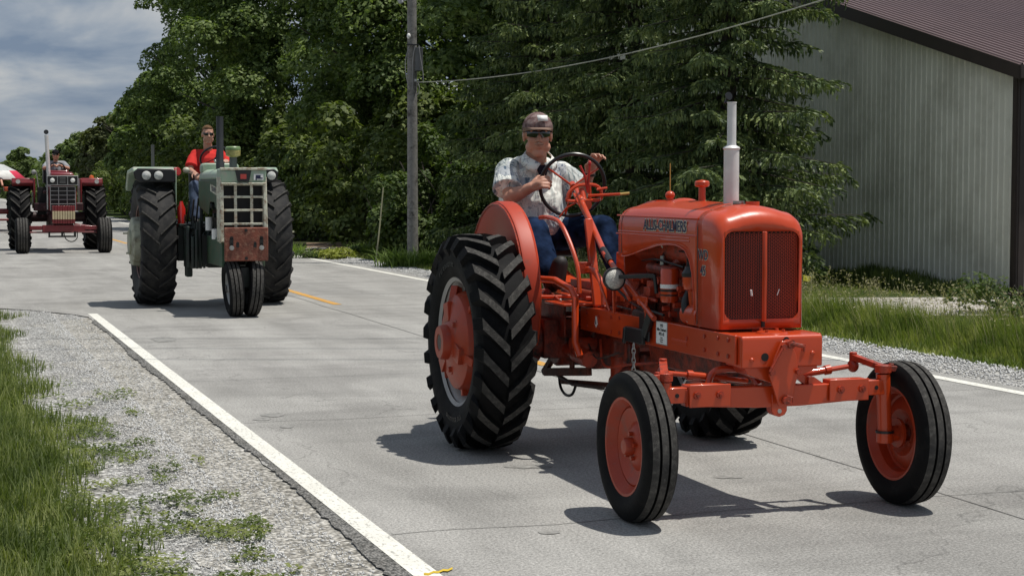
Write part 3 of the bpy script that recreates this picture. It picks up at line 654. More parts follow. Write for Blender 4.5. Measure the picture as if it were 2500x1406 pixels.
for k, pts in enumerate(([(-.2, -.35, .66), (-.24, -.6, .60), (-.22, -.9, .66)], [(-.18, -.5, .70), (-.25, -.75, .57), (-.2, -1.0, .6), (-.1, -1.2, .63)], [(.05, -1.3, .58), (-.05, -1.2, .35), (-.05, -.9, .30)], [(-.24, -1.6, .93), (-.25, -1.3, .95), (-.2, -1.0, .97), (-.22, -.8, 1.05)], [(-.16, -1.1, 1.2), (-.2, -1.4, 1.22), (-.17, -1.7, 1.19)], [(-.12, -1.05, 1.08), (-.22, -1.15, 1.02), (-.24, -1.5, 1.0)], [(-.23, -.9, .93), (-.21, -1.2, .92), (-.23, -1.45, .94)])):
    tube_part('fuel_line', pts, .006+.002*(k % 2), [GREASE, ORANGE_C, STEEL, RUB_H, RUB_H, ORANGE_C, GREASE][k], n=6, sm=5)
with part('engine_fitting', ORANGE_C, 0) as b:
    for k in range(34):
        y = -random.uniform(.72, 1.9); z = random.uniform(.90, 1.12); x = -random.uniform(.15, .2)
        if random.random() < .5: b.cyl((x, y, z), (x-.04, y, z), random.uniform(.008, .02), 8)
        else: b.box((x, y, z), (.05, random.uniform(.02, .07), random.uniform(.015, .05)))
    for k in range(14):
        y = -random.uniform(.1, .6); z = random.uniform(.72, .95); b.cyl((-.17, y, z), (-.2, y, z), .011, 6)
# ------------------------------------------------ people
SKIN = M('skin', (.52, .26, .175), .5, var=.12, vs_=14, bump=.08, bs=90)
SKIN2 = M('young_skin', (.50, .27, .19), .5, var=.08, vs_=14)
def fabric(name, col, **k): return M(name, col, 1., spec=.03, **k)
JEANS = fabric('blue_jeans', (.011, .021, .050), var=.9, vs_=9, bump=.5, bs=30)
SHOE = M('dark_shoe', (.02, .018, .017), .6)
def shirt_mat():
    m = bpy.data.materials.new('patterned_shirt'); m.use_nodes = True; t = m.node_tree; p = t.nodes['Principled BSDF']; L = t.links.new
    tcn = nn(t, 'ShaderNodeTexCoord')
    def nz_(sc, d, dist, rot=(0, 0, 0), scl=(1, 1, 1)):
        mp = nn(t, 'ShaderNodeMapping'); mp.inputs['Rotation'].default_value = rot; mp.inputs['Scale'].default_value = scl; L(tcn.outputs['Object'], mp.inputs[0])
        n = nn(t, 'ShaderNodeTexNoise'); n.inputs['Scale'].default_value = sc; n.inputs['Detail'].default_value = d; n.inputs['Distortion'].default_value = dist; L(mp.outputs[0], n.inputs['Vector']); return n.outputs[0]
    def rp_(f, st):
        r = nn(t, 'ShaderNodeValToRGB'); el = r.color_ramp.elements
        while len(el) < len(st): el.new(.5)
        for e_, (q, c) in zip(el, st): e_.position = q; e_.color = (*c, 1)
        L(f, r.inputs[0]); return r.outputs[0]
    vo = nn(t, 'ShaderNodeTexVoronoi', distance='CHEBYCHEV'); vo.inputs['Scale'].default_value = 9.5; vo.inputs['Randomness'].default_value = .75; L(tcn.outputs['Object'], vo.inputs['Vector'])
    sc_ = nn(t, 'ShaderNodeSeparateColor'); L(vo.outputs['Color'], sc_.inputs[0])
    cells = rp_(sc_.outputs[0], [(.0, (.06, .10, .19)), (.24, (.06, .10, .19)), (.26, (.80, .81, .75)), (.80, (.80, .81, .75)), (.82, (.20, .25, .26))])
    fine = rp_(nz_(34, 3, 1.5), [(.38, (.07, .11, .18)), (.47, (.83, .84, .78))])
    strp = rp_(nz_(20, 2, .6, (0, .35, 0), (2.6, 1, .35)), [(.38, (.17, .22, .23)), (.47, (.83, .84, .79))])
    m1 = nn(t, 'ShaderNodeMix', data_type='RGBA'); L(rp_(sc_.outputs[1], [(.5, (0, 0, 0)), (.52, (1, 1, 1))]), m1.inputs[0]); L(fine, m1.inputs[6]); L(strp, m1.inputs[7])
    m2 = nn(t, 'ShaderNodeMix', data_type='RGBA'); m2.inputs[0].default_value = .52; L(m1.outputs[2], m2.inputs[6]); L(cells, m2.inputs[7]); L(m2.outputs[2], p.inputs['Base Color'])
    p.inputs['Roughness'].default_value = .85; p.inputs['Specular IOR Level'].default_value = .2
    b = nn(t, 'ShaderNodeBump'); b.inputs['Strength'].default_value = .8; b.inputs['Distance'].default_value = .04; L(nz_(8, 2, 1.5, (0, .3, 0), (1.6, 1, .6)), b.inputs['Height']); L(b.outputs[0], p.inputs['Normal'])
    return m
def hand(b, wr, dirv, palmn, curl, k=1.0, side=1, spread=.10):
    # wr wrist point, dirv hand direction, palmn palm normal (towards which the fingers curl), side +1/-1 which side the thumb leaves
    d = Vector(dirv).normalized(); n = Vector(palmn); n = (n-d*n.dot(d)).normalized(); a = d.cross(n)*side
    W_ = Vector(wr)
    for i in range(4):
        o = (i-1.5)*.0195*k
        b.cap(W_+a*o*.7+d*.005, W_+a*o+d*.082*k, .015*k, .0125*k, 8)
    b.cap(W_+d*.01, W_+d*.06*k, .024*k, .026*k, 10)
    for i in range(4):
        o = (i-1.5)*.0215*k; L_ = [.041, .046, .043, .034][i]*k
        p = W_+a*o+d*.084*k; ang = .15; dd = d+a*(i-1.5)*spread
        for j, f in enumerate((1, .72, .55)):
            ang += curl[min(j, len(curl)-1)]
            q = p+(dd*math.cos(ang)+n*math.sin(ang)).normalized()*L_*f
            b.cap(p, q, (.0105-.0012*j)*k, (.0095-.0012*j)*k, 8); p = q
    p = W_+a*-.030*k+d*.02*k; q = p+(d*.6-a*.7+n*.5).normalized()*.045*k; b.cap(p, q, .014*k, .012*k, 8)
    r_ = q+(d*.8-a*.0+n*.7).normalized()*.035*k; b.cap(q, r_, .011*k, .0095*k, 8)
def head(b, c, k, yaw=0, pitch=0):
    # c centre of the skull, front of the face towards -y before yaw
    Q = Matrix.Rotation(yaw, 3, 'Z') @ Matrix.Rotation(pitch, 3, 'X')
    def P(x, y, z): return Vector(c)+Q @ V(x, y, z)*k
    b.sph(P(0, .012, .025), (.076*k, .096*k, .092*k), 20, 14, Q)
    b.sph(P(0, -.022, -.035), (.060*k, .066*k, .080*k), 18, 12, Q)
    b.sph(P(0, -.052, -.104), (.034*k, .026*k, .026*k), 12, 8, Q); b.cap(P(-.045, -.01, -.075), P(-.012, -.055, -.112), .022*k, .02*k); b.cap(P(.045, -.01, -.075), P(.012, -.055, -.112), .022*k, .02*k)
    for s_ in (-1, 1):
        b.sph(P(s_*.037, -.052, -.035), (.026*k, .024*k, .030*k), 12, 8, Q); b.sph(P(s_*.044, -.028, -.072), (.031*k, .038*k, .034*k), 12, 8, Q)
        b.sph(P(s_*.079, .012, -.012), (.010*k, .020*k, .034*k), 10, 8, Q); b.sph(P(s_*.030, -.072, .022), (.024*k, .014*k, .010*k), 10, 8, Q)
        b.sph(P(s_*.012, -.092, -.036), (.010*k, .010*k, .008*k), 8, 6, Q)
    b.cap(P(0, -.080, .008), P(0, -.100, -.030), .009*k, .014*k, 10)
    b.sph(P(0, -.082, -.062), (.022*k, .012*k, .007*k), 10, 6, Q); b.sph(P(0, -.079, -.074), (.019*k, .012*k, .007*k), 10, 6, Q)
    b.cap(P(0, .02, -.06), P(0, .035, -.16), .055*k, .058*k, 14)
    return P, Q
def glasses(parent, P, Q, k, mat=SHADES):
    b = MB()
    for s_ in (-1, 1):
        rows = []
        for i in range(7):
            u = i/6; x = s_*(.006+.062*u); y = -.094+.045*u*u; hgt = .021*(1-.35*u)*(.65 if i in (0,) else 1)
            rows.append([P(x, y, .008+hgt), P(x, y-.004, .006), P(x, y, .004-hgt)])
        b.grid(rows); b.grid([[q+Q @ V(0, .005, 0) for q in r_] for r_ in rows])
        b.bar(P(s_*.068, -.050, .018), P(s_*.081, .02, .012), .004, .008)
    b.bar(P(-.012, -.096, .014), P(.012, -.096, .014), .005, .006)
    return b.build('sunglasses', mat, parent)
def person(root, mats, sk, shirt, trousers, vox, hands=True):
    pass
# old man on the orange tractor
P1 = tag(empty('person', (.55, 10.60, 0), R(18)), 'elderly man in a brown cap, sunglasses and patterned short-sleeved shirt steering the orange tractor', 'person')
b = MB()
hc = V(-.185, .66, 1.962); k = 1.13
P_, Q_ = head(b, hc, k, -.24, .06)
neck = V(-.17, .76, 1.80); SL = V(-.36, .80, 1.735); SR = V(.05, .80, 1.715)
b.cap(hc+V(.0, .04, -.10), neck, .062, .075)
b.cap(V(-.12, .92, 1.32), V(-.16, .84, 1.62), .15, .15); b.cap(SL+V(.03, .02, -.03), SR+V(-.03, .02, -.03), .05, .05)
EL = V(-.385, .63, 1.545); WL = V(-.285, .485, 1.615); ER = V(.15, .72, 1.57); WR = V(.125, .50, 1.705)
b.cap(SL+V(0, 0, -.02), EL, .050, .048); b.cap(EL, WL, .050, .034); b.cap(SR+V(0, 0, -.02), ER, .05, .048); b.cap(ER, WR, .048, .033)
b.cap(EL+V(.02, -.04, .02), EL+V(.05, -.08, .035), .052, .044)
hand(b, WL, (.55, -.75, .35), (.75, .5, -.25), (.75, .9, .8), 1.05, side=-1)
hand(b, WR, (.22, -.25, .95), (.25, -.95, -.1), (.35, .75, .7), 1.08, side=1, spread=.16)
b.cap(V(-.18, .92, 1.28), V(-.30, .38, 1.32), .09, .07); b.cap(V(-.30, .38, 1.32), V(-.28, .10, 1.02), .06, .045)
b.cap(V(0, .92, 1.28), V(.17, .38, 1.33), .09, .07); b.cap(V(.17, .38, 1.33), V(.20, .10, 1.02), .06, .045)
b.build('body', SKIN, P1, vox=.0065, sub=2)
SHIRT = shirt_mat()
b = MB()
b.cap(V(-.14, .90, 1.38), V(-.16, .85, 1.56), .25, .222, 22); b.cap(V(-.15, .81, 1.40), V(-.16, .78, 1.50), .215, .19, 20)
b.cap(SL+V(.02, .02, -.02), SR+V(-.02, .02, -.02), .090, .090, 18); b.sph(V(-.16, .81, 1.63), (.215, .15, .17), 22, 14)
b.cap(SL+V(.02, 0, -.005), SL.lerp(EL, .5), .082, .086, 16); b.cyl(SL.lerp(EL, .15), SL.lerp(EL, .72)+V(-.012, 0, 0), .080, 20, .102); b.cap(SR+V(-.02, 0, -.005), SR.lerp(ER, .5), .082, .086, 16); b.cyl(SR.lerp(ER, .15), SR.lerp(ER, .78), .08, 20, .098)
b.cap(V(-.26, .81, 1.765), V(-.08, .81, 1.76), .058, .058); b.cap(V(-.205, .80, 1.80), V(-.13, .80, 1.80), .05, .05)
b.build('shirt', SHIRT, P1, vox=.009, sub=3)
b = MB()
for s_ in (-1, 1):
    rows = []
    for i in range(8):
        u = i/7; a = math.pi*.5*(.0)+u*2.2
        x = neck.x+s_*(.012+.075*math.sin(a)); y = neck.y-.155+.16*(1-math.cos(a))*.5+.0; z = 1.735+.085*u-.0
        rows.append([V(x, y, z+.035), V(x+s_*.03, y-.012, z-.002-.0*u), V(x+s_*.035, y-.008, z-.035+.01*u)])
    b.grid(rows)
b.build('collar', SHIRT, P1, solid=.006)
b = MB(); b.prism([(-.205, 1.76), (-.155, 1.62), (-.115, 1.76)], 1, .628, .64); b.build('undershirt', fabric('dark_undershirt', (.03, .03, .045)), P1)
b = MB(); b.bb(-.02, -.075+.14, .60, .606, 1.555, 1.64) if False else None
b = MB(); b.cap(V(-.12, .93, 1.29), V(-.12, .80, 1.32), .19, .17, 18)
b.cap(V(-.19, .90, 1.29), V(-.30, .38, 1.33), .125, .095, 16); b.cap(V(-.30, .38, 1.33), V(-.285, .14, 1.07), .093, .080, 16)
b.cap(V(-.02, .90, 1.29), V(.17, .38, 1.34), .125, .095, 16); b.cap(V(.17, .38, 1.34), V(.20, .14, 1.07), .09, .075, 16)
b.build('jeans', JEANS, P1, vox=.010, sub=3)
for x, s_ in ((-.275, -1), (.20, 1)):
    b = MB(); b.cap(V(x, .10, 1.00), V(x+.01, .0, 1.13), .05, .052, 12); b.cap(V(x, -.01, 1.02), V(x+.01, -.02, 1.14), .045, .048, 12); b.sph(V(x, .14, 1.01), (.05, .055, .06), 12, 8)
    b.build('shoe', SHOE, P1, vox=.009)
CAPM = fabric('brown_camo_cap', (.12, .058, .058), var=.2, vs_=34, var2=(.25, .19, .18), bump=.3, bs=200)
b = MB(); rows = []
for i in range(9):
    t = math.pi/2*i/8; rows.append([P_(.090*math.cos(t)*math.cos(a), .012+.108*math.cos(t)*math.sin(a), .030+.100*math.sin(t)) for a in [2*math.pi*j/24 for j in range(24)]])
b.grid(rows, closed=True); b.build('cap', CAPM, P1, 60, solid=.004)
b = MB(); rows = []
for j in range(13):
    a = math.pi+math.pi*j/12; u = math.sin(math.pi*j/12)
    x0, y0 = .088*math.cos(a), .012+.104*math.sin(a)
    rows.append([P_(x0, y0, .036), P_(x0*1.02, y0-.04*u, .042-.006*(1-u)), P_(x0*.98, y0-.080*u, .034-.022*(1-u))])
b.grid(rows); b.build('cap_brim', fabric('tan_brim', (.24, .165, .13), var=.1), P1, solid=.004)
b = MB(); b._add([P_(-.012, -.090, .115), P_(-.008, -.104, .082), P_(.052, -.092, .080), P_(.048, -.076, .113)], [(0, 1, 2, 3)]); b.build('cap_patch', WHITEP, P1, solid=.003)
glasses(P1, P_, Q_, k)
b = MB(); b.cap(P_(-.022, -.102, -.052), P_(0, -.108, -.047), .006, .008, 10); b.cap(P_(.022, -.100, -.054), P_(0, -.104, -.049), .006, .008, 10); b.build('moustache', fabric('grey_moustache', (.36, .24, .18), var=.3, vs_=60), P1, vox=.003)
b = MB()
for s_ in (-1, 1): b.sph(P_(s_*.076, .03, .0), (.012, .035, .03), 10, 8)
b.sph(P_(0, .075, .0), (.065, .04, .05), 14, 8); b.build('hair', fabric('grey_hair', (.30, .27, .25), var=.2, vs_=80), P1)
MB().lathe([(.036, 0), (.039, .004), (.039, .016), (.036, .02)], WR-V(0, 0, .0)+V(.0, .01, -.015), (.1, -.2, .95), 20).build('wristwatch', BLACKM, P1)
# ------------------------------------------------ green tractor
FO = {1: .84, -1: -1.12}
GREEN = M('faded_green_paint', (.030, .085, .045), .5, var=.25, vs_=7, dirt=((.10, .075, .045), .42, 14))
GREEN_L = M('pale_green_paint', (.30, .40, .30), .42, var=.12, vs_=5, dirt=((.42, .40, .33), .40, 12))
IVORY = M('rust_streaked_ivory', (.60, .60, .48), .5, var=.1, dirt=((.20, .085, .035), .42, 16))
RUST = M('rusty_plate', (.165, .05, .030), .75, var=.35, vs_=10, bump=.5, bs=40, dirt=((.30, .17, .11), .36, 22))
IVW = M('weathered_wheel_weight', (.40, .41, .31), .7, var=.2, bump=.4, bs=30, dirt=((.12, .10, .07), .4, 9))
DKGREEN = M('oily_green_casting', (.012, .026, .018), .45, var=.4, dirt=((.01, .01, .009), .5, 8))
RUBBER_W = M('worn_tyre_rubber', (.022, .022, .023), .75, spec=.2, var=.3, vs_=5, dirt=((.05, .048, .045), .45, 8))
T2 = tag(empty('tractor', (-4.15, 23.3, 0), R(18.5)), 'faded green tractor with white nine-hole grille, rusty nose plate and two close front wheels', 'tractor', 'old farm tractors driving along the road')
def mk(T, name, mat, bev=.006, **k):
    class C:
        def __enter__(s): s.b = MB(); return s.b
        def __exit__(s, *a):
            if name in ('filler_cap', 'dash_knob', 'control_lever', 'fuel_filter', 'side_frame', 'grille_bar', 'front_weight_slab', 'panel_slat', 'side_panel', 'grille_void', 'weight_hole', 'label_slab', 'panel_void', 'weight_bolt', 'fender'): split_build(s.b, name, mat, T, bev=bev, **k)
            else: s.b.build(name, mat, T, bev=bev, **k)
    return C()
REDRIM = M('red_brown_rim', (.16, .06, .045), .6, dirt=((.08, .06, .05), .4, 10))
for sd in (-1, 1):
    w = empty('rear_wheel', (.74 if sd > 0 else -.82, 0, .86), 0, T2); ag_tyre(w, .86, .47, .48, 21, .035, [RUBBER_T, RUBBER_T], sd, ang=.24, lw=.019); w.children[0].data.materials[0] = RUBBER_W
    b = MB(); b.lathe([(.48, -.18), (.50, -.19), (.46, -.12), (.44, 0), (.46, .12), (.50, .19), (.48, .18)], (0, 0, 0), (1, 0, 0), 48); b.lathe([(1e-3, sd*.08), (.2, sd*.08), (.3, sd*.02), (.44, sd*.0)], (0, 0, 0), (1, 0, 0), 40); b.build('rim', REDRIM, w)
    b = MB(); b.lathe([(1e-3, sd*.30), (.30, sd*.30), (.335, sd*.28), (.345, sd*.20)], (0, 0, 0), (1, 0, 0), 9); b.lathe([(.345, sd*.20), (.345, sd*.13), (.30, sd*.10)], (0, 0, 0), (1, 0, 0), 36)
    b.build('wheel_weight', IVW, w, bev=.008)
    b = MB(); b.lathe([(1e-3, sd*.33), (.17, sd*.33), (.17, sd*.30)], (0, 0, 0), (1, 0, 0), 20); b.cyl((sd*.3, 0, .12), (sd*.40, 0, .12), .012, 8); b.cyl((sd*.3, 0, -.15), (sd*.36, 0, -.15), .014, 8); b.build('weight_hub', IVW, w)
    w = empty('front_wheel', (sd*.125, -2.5, .355), 0, T2); w.rotation_euler = (0, R(sd*5), 0)
    ribbed_tyre(w, .352, .19, .21, [RUBBER, RUBBER_T], 3)
    b = MB(); b.lathe([(.22, -sd*.06), (.225, sd*.07), (.20, sd*.05), (.18, sd*.0), (.10, sd*.02), (.06, sd*.03), (.05, sd*.08), (1e-3, sd*.085)], (0, 0, 0), (1, 0, 0), 36); b.build('rim', GRAYM, w)
    MB().cyl((sd*.08, 0, 0), (sd*.09, 0, 0), .05, 6).build('hub', BLACKM, w)
with mk(T2, 'chassis', DKGREEN, .02) as b:
    b.bb(-.20, .20, -2.2, -1.0, .62, 1.0); b.bb(-.25, .25, -1.2, .3, .55, 1.1); b.cyl((-.62, 0, .86), (.62, 0, .86), .13, 20); b.bb(-.45, .3, -.9, -.6, .60, .66); b.bb(-.50, -.41, -.95, -.80, .42, .95)
with mk(T2, 'belly_casting', DKGREEN, .02) as b:
    b.bb(-.56, -.22, -.62, .1, .62, 1.08); b.bb(-.40, -.2, -1.3, -.6, .60, .98); b.bb(.22, .5, -.62, .1, .62, 1.08)
    for k_ in range(16): y = -random.uniform(.6, 1.4); x = -random.uniform(.25, .5); b.cyl((x, y, .55), (x, y, random.uniform(.9, 1.35)), random.uniform(.012, .03), 8)
with mk(T2, 'front_pedestal', DKGREEN, .01) as b: b.prism([(-.15, .62), (.15, .62), (.10, .36), (-.10, .36)], 1, -2.62, -2.3); b.cyl((-.2, -2.5, .355), (.2, -2.5, .355), .03, 12)
with mk(T2, 'side_frame', GREEN, .01) as b:
    for sd in (-1, 1): b.bb(sd*.20, sd*.27, -2.55, -1.3, .62, .98)
with mk(T2, 'engine_block', DKGREEN, .01) as b:
    b.bb(-.17, .17, -2.2, -1.15, .95, 1.45)
    for k_ in range(26): y = -random.uniform(1.0, 2.25); z = random.uniform(.9, 1.4); b.cyl((-.17, y, z), (-.17-random.uniform(.03, .12), y, z), random.uniform(.015, .045), 10)
with mk(T2, 'fuel_filter', WHITEP, 0) as b: b.cyl((-.26, -2.0, .95), (-.26, -2.0, 1.08), .05, 16); b.cyl((-.27, -1.5, 1.05), (-.27, -1.5, 1.22), .045, 16)
with mk(T2, 'hood', GREEN_L, .03) as b: b.prism([(-.27, 1.70), (-.25, 1.80), (-.18, 1.84), (.18, 1.84), (.25, 1.80), (.27, 1.70)], 1, -2.42, -.55)
with mk(T2, 'side_panel', GREEN, .01) as b:
    for sd in (-1, 1): b.prism([(-.6, 1.70), (-.6, 1.35), (-1.5, 1.25), (-1.6, 1.42), (-2.0, 1.42), (-2.2, 1.3), (-2.40, 1.3), (-2.40, 1.70)], 0, sd*.262, sd*.275)
with mk(T2, 'grille_shell', IVORY, .012) as b:
    for sd in (-1, 1): b.bb(sd*.245, sd*.29, -2.60, -2.30, .93, 1.74)
    b.bb(-.29, .29, -2.60, -2.32, .93, .985)
with mk(T2, 'nose_cap', GREEN_L, .02) as b: b.prism([(-2.30, 1.84), (-2.58, 1.84), (-2.62, 1.81), (-2.60, 1.655), (-2.30, 1.655)], 0, -.285, .285)
with mk(T2, 'nose_trim', IVORY, .006) as b: b.box((0, -2.605, 1.835), (.58, .05, .03)); b.box((0, -2.61, 1.655), (.56, .03, .018))
with mk(T2, 'nose_badge', BLACKM, 0) as b: b.prism([(-.105, 1.815), (.095, 1.815), (.065, 1.675), (-.075, 1.675)], 1, -2.628, -2.61)
with mk(T2, 'badge_emblem', M('red_emblem', (.42, .05, .04), .5), 0) as b: b.box((-.005, -2.63, 1.74), (.075, .006, .06))
with mk(T2, 'nose_sticker', WHITEP, 0) as b: b.box((.185, -2.618, 1.735), (.12, .006, .075))
with mk(T2, 'sticker_print', NAVY, 0) as b: b.box((.18, -2.6225, 1.74), (.06, .004, .035)); b.box((.2, -2.6225, 1.72), (.07, .004, .015)); b.box((.155, -2.6225, 1.715), (.012, .004, .04))
b = MB()
for x in (-.115, .085): b.bb(x, x+.035, -2.588, -2.56, .98, 1.65)
for z in (1.14, 1.31, 1.475): b.bb(-.25, .25, -2.592, -2.57, z, z+.028)
b.bb(-.25, .25, -2.593, -2.57, 1.63, 1.655); split_build(b, 'grille_bar', IVORY, T2, bev=.004)
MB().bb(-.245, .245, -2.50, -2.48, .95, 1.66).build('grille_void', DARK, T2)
with mk(T2, 'front_weight', RUST, .012) as b: b.bb(-.265, .275, -2.76, -2.71, .70, 1.115)
with mk(T2, 'weight_hole', DARK, 0) as b:
    for x in (-.18, .19): b.bb(x-.022, x+.022, -2.7615, -2.764, .90, .985); b.cyl((x, -2.7615, .985), (x, -2.764, .985), .022, 14); b.cyl((x, -2.7615, .90), (x, -2.764, .90), .022, 14)
    for x in (-.105, .11): b.bb(x-.018, x+.018, -2.7615, -2.764, .87, .92); b.cyl((x, -2.7615, .92), (x, -2.764, .92), .018, 14)
    b.cyl((0, -2.7615, 1.08), (0, -2.764, 1.08), .02, 14); b.cyl((0, -2.7615, .735), (0, -2.764, .735), .02, 14)
with mk(T2, 'weight_bolt', STEEL, 0) as b:
    for x in (-.18, .19): b.lathe([(1e-3, .03), (.014, .03), (.014, .012), (.03, .012), (.03, 0)], (x, -2.762, .865), (0, -1, 0), 12)
with mk(T2, 'weight_bracket', DKGREEN, .01) as b: b.bb(-.15, .15, -2.71, -2.4, .75, .95)
with mk(T2, 'side_label', IVORY, 0) as b: b.prism([(-1.70, 1.56), (-1.70, 1.65), (-2.3, 1.60), (-2.3, 1.50)], 0, -.279, -.276)
put_text('label_lettering', 'OLIVER', .085, NAVY, T2, side_txt(-2.0, 1.577, -.281, tilt=-.085), sx_=1.35, off=.002)
with mk(T2, 'exhaust_pipe', M('dark_pipe', (.03, .032, .036), .5), 0) as b: b.lathe([(.055, 0), (.055, .12), (.045, .14), (.047, .72), (.043, .72)], (-.125, -1.55, 1.80), (0, 0, 1), 20)
with mk(T2, 'air_cleaner_pipe', M('grey_pipe', (.10, .11, .11), .5), 0) as b: b.cyl((.075, -1.35, 1.8), (.075, -1.35, 2.06), .05, 18)
with mk(T2, 'air_cleaner_cap', M('green_cap', (.20, .30, .13), .4), 0) as b: b.lathe([(.09, .07), (.10, .075), (.10, .105), (.085, .12), (1e-3, .123)], (.075, -1.35, 2.02), (0, 0, 1), 24)
with mk(T2, 'air_cleaner_bowl', M('amber_bowl', (.36, .32, .12), .4, var=.3, vs_=30), 0) as b: b.lathe([(.05, -.02), (.095, 0), (.098, .07), (.09, .075)], (.075, -1.35, 2.02), (0, 0, 1), 24)
with mk(T2, 'filler_cap', STEEL, 0) as b: b.cyl((.14, -1.8, 1.83), (.14, -1.8, 1.865), .035, 16); b.cyl((.02, -2.0, 1.83), (.02, -2.0, 1.855), .025, 14)
with mk(T2, 'dashboard', GREEN_L, .02) as b: b.prism([(-.25, 1.80), (-.25, 1.9), (-.22, 1.93), (.22, 1.93), (.25, 1.9), (.25, 1.80)], 1, -.75, -.55)
with mk(T2, 'dash_knob', STEEL, 0) as b: b.sph((-.05, -.62, 1.96), .018, 8, 6); b.sph((.03, -.62, 1.96), .018, 8, 6)
sw2 = empty('steering_wheel', (.03, -.18, 2.0), 0, T2)
d2 = V(0, .75, .66).normalized(); ua = V(1, 0, 0); ub = ua.cross(d2)
MB().tube([(ua*math.cos(a)+ub*math.sin(a))*.215 for a in [2*math.pi*i/36 for i in range(36)]], .014, 8, closed=True).build('rim', BLACKM, sw2)
b = MB(); b.cyl(V(0, 0, 0), -d2*.35, .03, 10)
for a in (90, 210, 330): b.bar((0, 0, 0), (ua*math.cos(R(a))+ub*math.sin(R(a)))*.21, .02, .01)
b.build('spokes', BLACKM, sw2)
for sd in (-1, 1):
    with mk(T2, 'fender', GREEN_L if sd else 0, .02) as b:
        b.prism([(.55, 1.55), (.62, 1.60), (.35, 1.84), (-.35, 1.88), (-.45, 1.84), (-.45, 1.80), (-.32, 1.82), (.32, 1.79)], 0, sd*.56, FO[sd])
        b.prism([(.62, 1.58), (.35, 1.84), (-.35, 1.88), (-.45, 1.84), (-.42, 1.3), (.2, .95), (.55, 1.2)], 0, sd*.56, sd*.545)
    with mk(T2, 'fender_front', BLACKM, .02) as b: b.prism([(sd*.56, 1.67), (sd*.56, 1.83), (sd*.62, 1.86), (FO[sd]-sd*.06, 1.86), (FO[sd], 1.81), (FO[sd]-sd*.02, 1.72), (FO[sd]-sd*.09, 1.67)], 1, -.47, -.44)
    for x in ((.59, .735) if sd > 0 else (-.79, -.95)):
        with mk(T2, 'fender_lamp', BLACKM, 0) as b: b.lathe([(.065, 0), (.065, .03), (.04, .05)], (x, -.50, 1.765), (0, 1, 0), 20)
        with mk(T2, 'lamp_lens', M('bright_lens', (.62, .62, .58), .2, var=.2, vs_=60, coat=1), 0) as b: b.lathe([(.06, 0), (.04, -.014), (1e-3, -.018)], (x, -.50, 1.765), (0, 1, 0), 20)
with mk(T2, 'fire_extinguisher', M('red_extinguisher', (.55, .02, .012), .25, coat=1), 0) as b: b.lathe([(1e-3, 0), (.05, 0), (.055, .02), (.055, .32), (.03, .38), (.02, .42), (1e-3, .42)], (-.50, -.55, 1.0), (0, 0, 1), 18)
with mk(T2, 'extinguisher_label', WHITEP, 0) as b: b.lathe([(.0565, .10), (.0565, .22)], (-.50, -.55, 1.0), (0, 0, 1), 18, 2.2, 4.4)
with mk(T2, 'tail_lamp', M('red_lens', (.35, .03, .03), .3), .01) as b: b.cyl((-.60, -.3, 1.80), (-.52, -.42, 1.82), .06, 14)
with mk(T2, 'amber_beacon', IVORY, .01) as b: b.sph((-.40, -.35, 1.84), (.05, .05, .04), 12, 8)
with mk(T2, 'roll_post', M('post_grey', (.08, .08, .08), .6), 0) as b: b.bar((-.75, .5, 1.8), (-.75, .5, 2.2), .04, .04)
with mk(T2, 'platform', DKGREEN, .01) as b: b.bb(-.55, .55, -.7, .5, 1.08, 1.12); b.bb(-.5, -.3, -1.0, -.6, 1.05, 1.08)
with mk(T2, 'control_lever', BLACKM, 0) as b:
    for x in (-.42, -.36, -.30): b.cyl((x, -.5, 1.1), (x+.02, -.62, 1.55+x*.3), .012, 8)
FO_ = 0
with mk(T2, 'seat', BLACKM, .03) as b: b.box((0, .4, 1.5), (.5, .45, .12)); b.box((0, .62, 1.75), (.48, .08, .4))
# man on the green tractor
P2 = tag(empty('person', (-4.15, 23.3, 0), R(18.5)), 'young man in a red t-shirt and sunglasses, bare-headed, driving the green tractor', 'person')
b = MB(); hc = V(-.01, .30, 2.345)
P_, Q_ = head(b, hc, 1.02, .02, .05)
b.cap(hc+V(0, .04, -.09), V(0, .37, 2.15), .055, .065); SL, SR = V(-.20, .38, 2.08), V(.20, .38, 2.08)
b.cap(SL+V(.02, 0, -.02), SR+V(-.02, 0, -.02), .045, .045); b.cap(V(0, .4, 1.65), V(0, .39, 1.95), .14, .15)
EL, WL, ER, WR = V(-.27, .22, 1.84), V(-.24, -.02, 1.80), V(.27, .2, 1.84), V(.18, -.02, 1.96)
b.cap(SL+V(0, 0, -.02), EL, .043, .042); b.cap(EL, WL, .042, .03); b.cap(SR+V(0, 0, -.02), ER, .043, .042); b.cap(ER, WR, .042, .03)
hand(b, WL, (.2, -.9, -.25), (.1, 0, -1), (.6, .6, .5), 1, side=1); hand(b, WR, (-.1, -.9, .2), (0, -.3, -1), (.7, .8, .6), 1, side=-1)
b.cap(V(-.1, .4, 1.6), V(-.26, -.12, 1.62), .08, .06); b.cap(V(-.26, -.12, 1.62), V(-.28, -.25, 1.2), .055, .04); b.cap(V(.1, .4, 1.6), V(.2, -.12, 1.62), .08, .06); b.cap(V(.2, -.12, 1.62), V(.2, -.25, 1.2), .055, .04)
b.build('body', SKIN2, P2, vox=.008)
b = MB(); b.cap(V(0, .4, 1.68), V(0, .39, 1.95), .175, .18, 18); b.cap(SL+V(.03, 0, -.01), SR-V(.03, 0, .01), .068, .068, 16); b.sph((0, .38, 2.02), (.20, .12, .10), 16, 10)
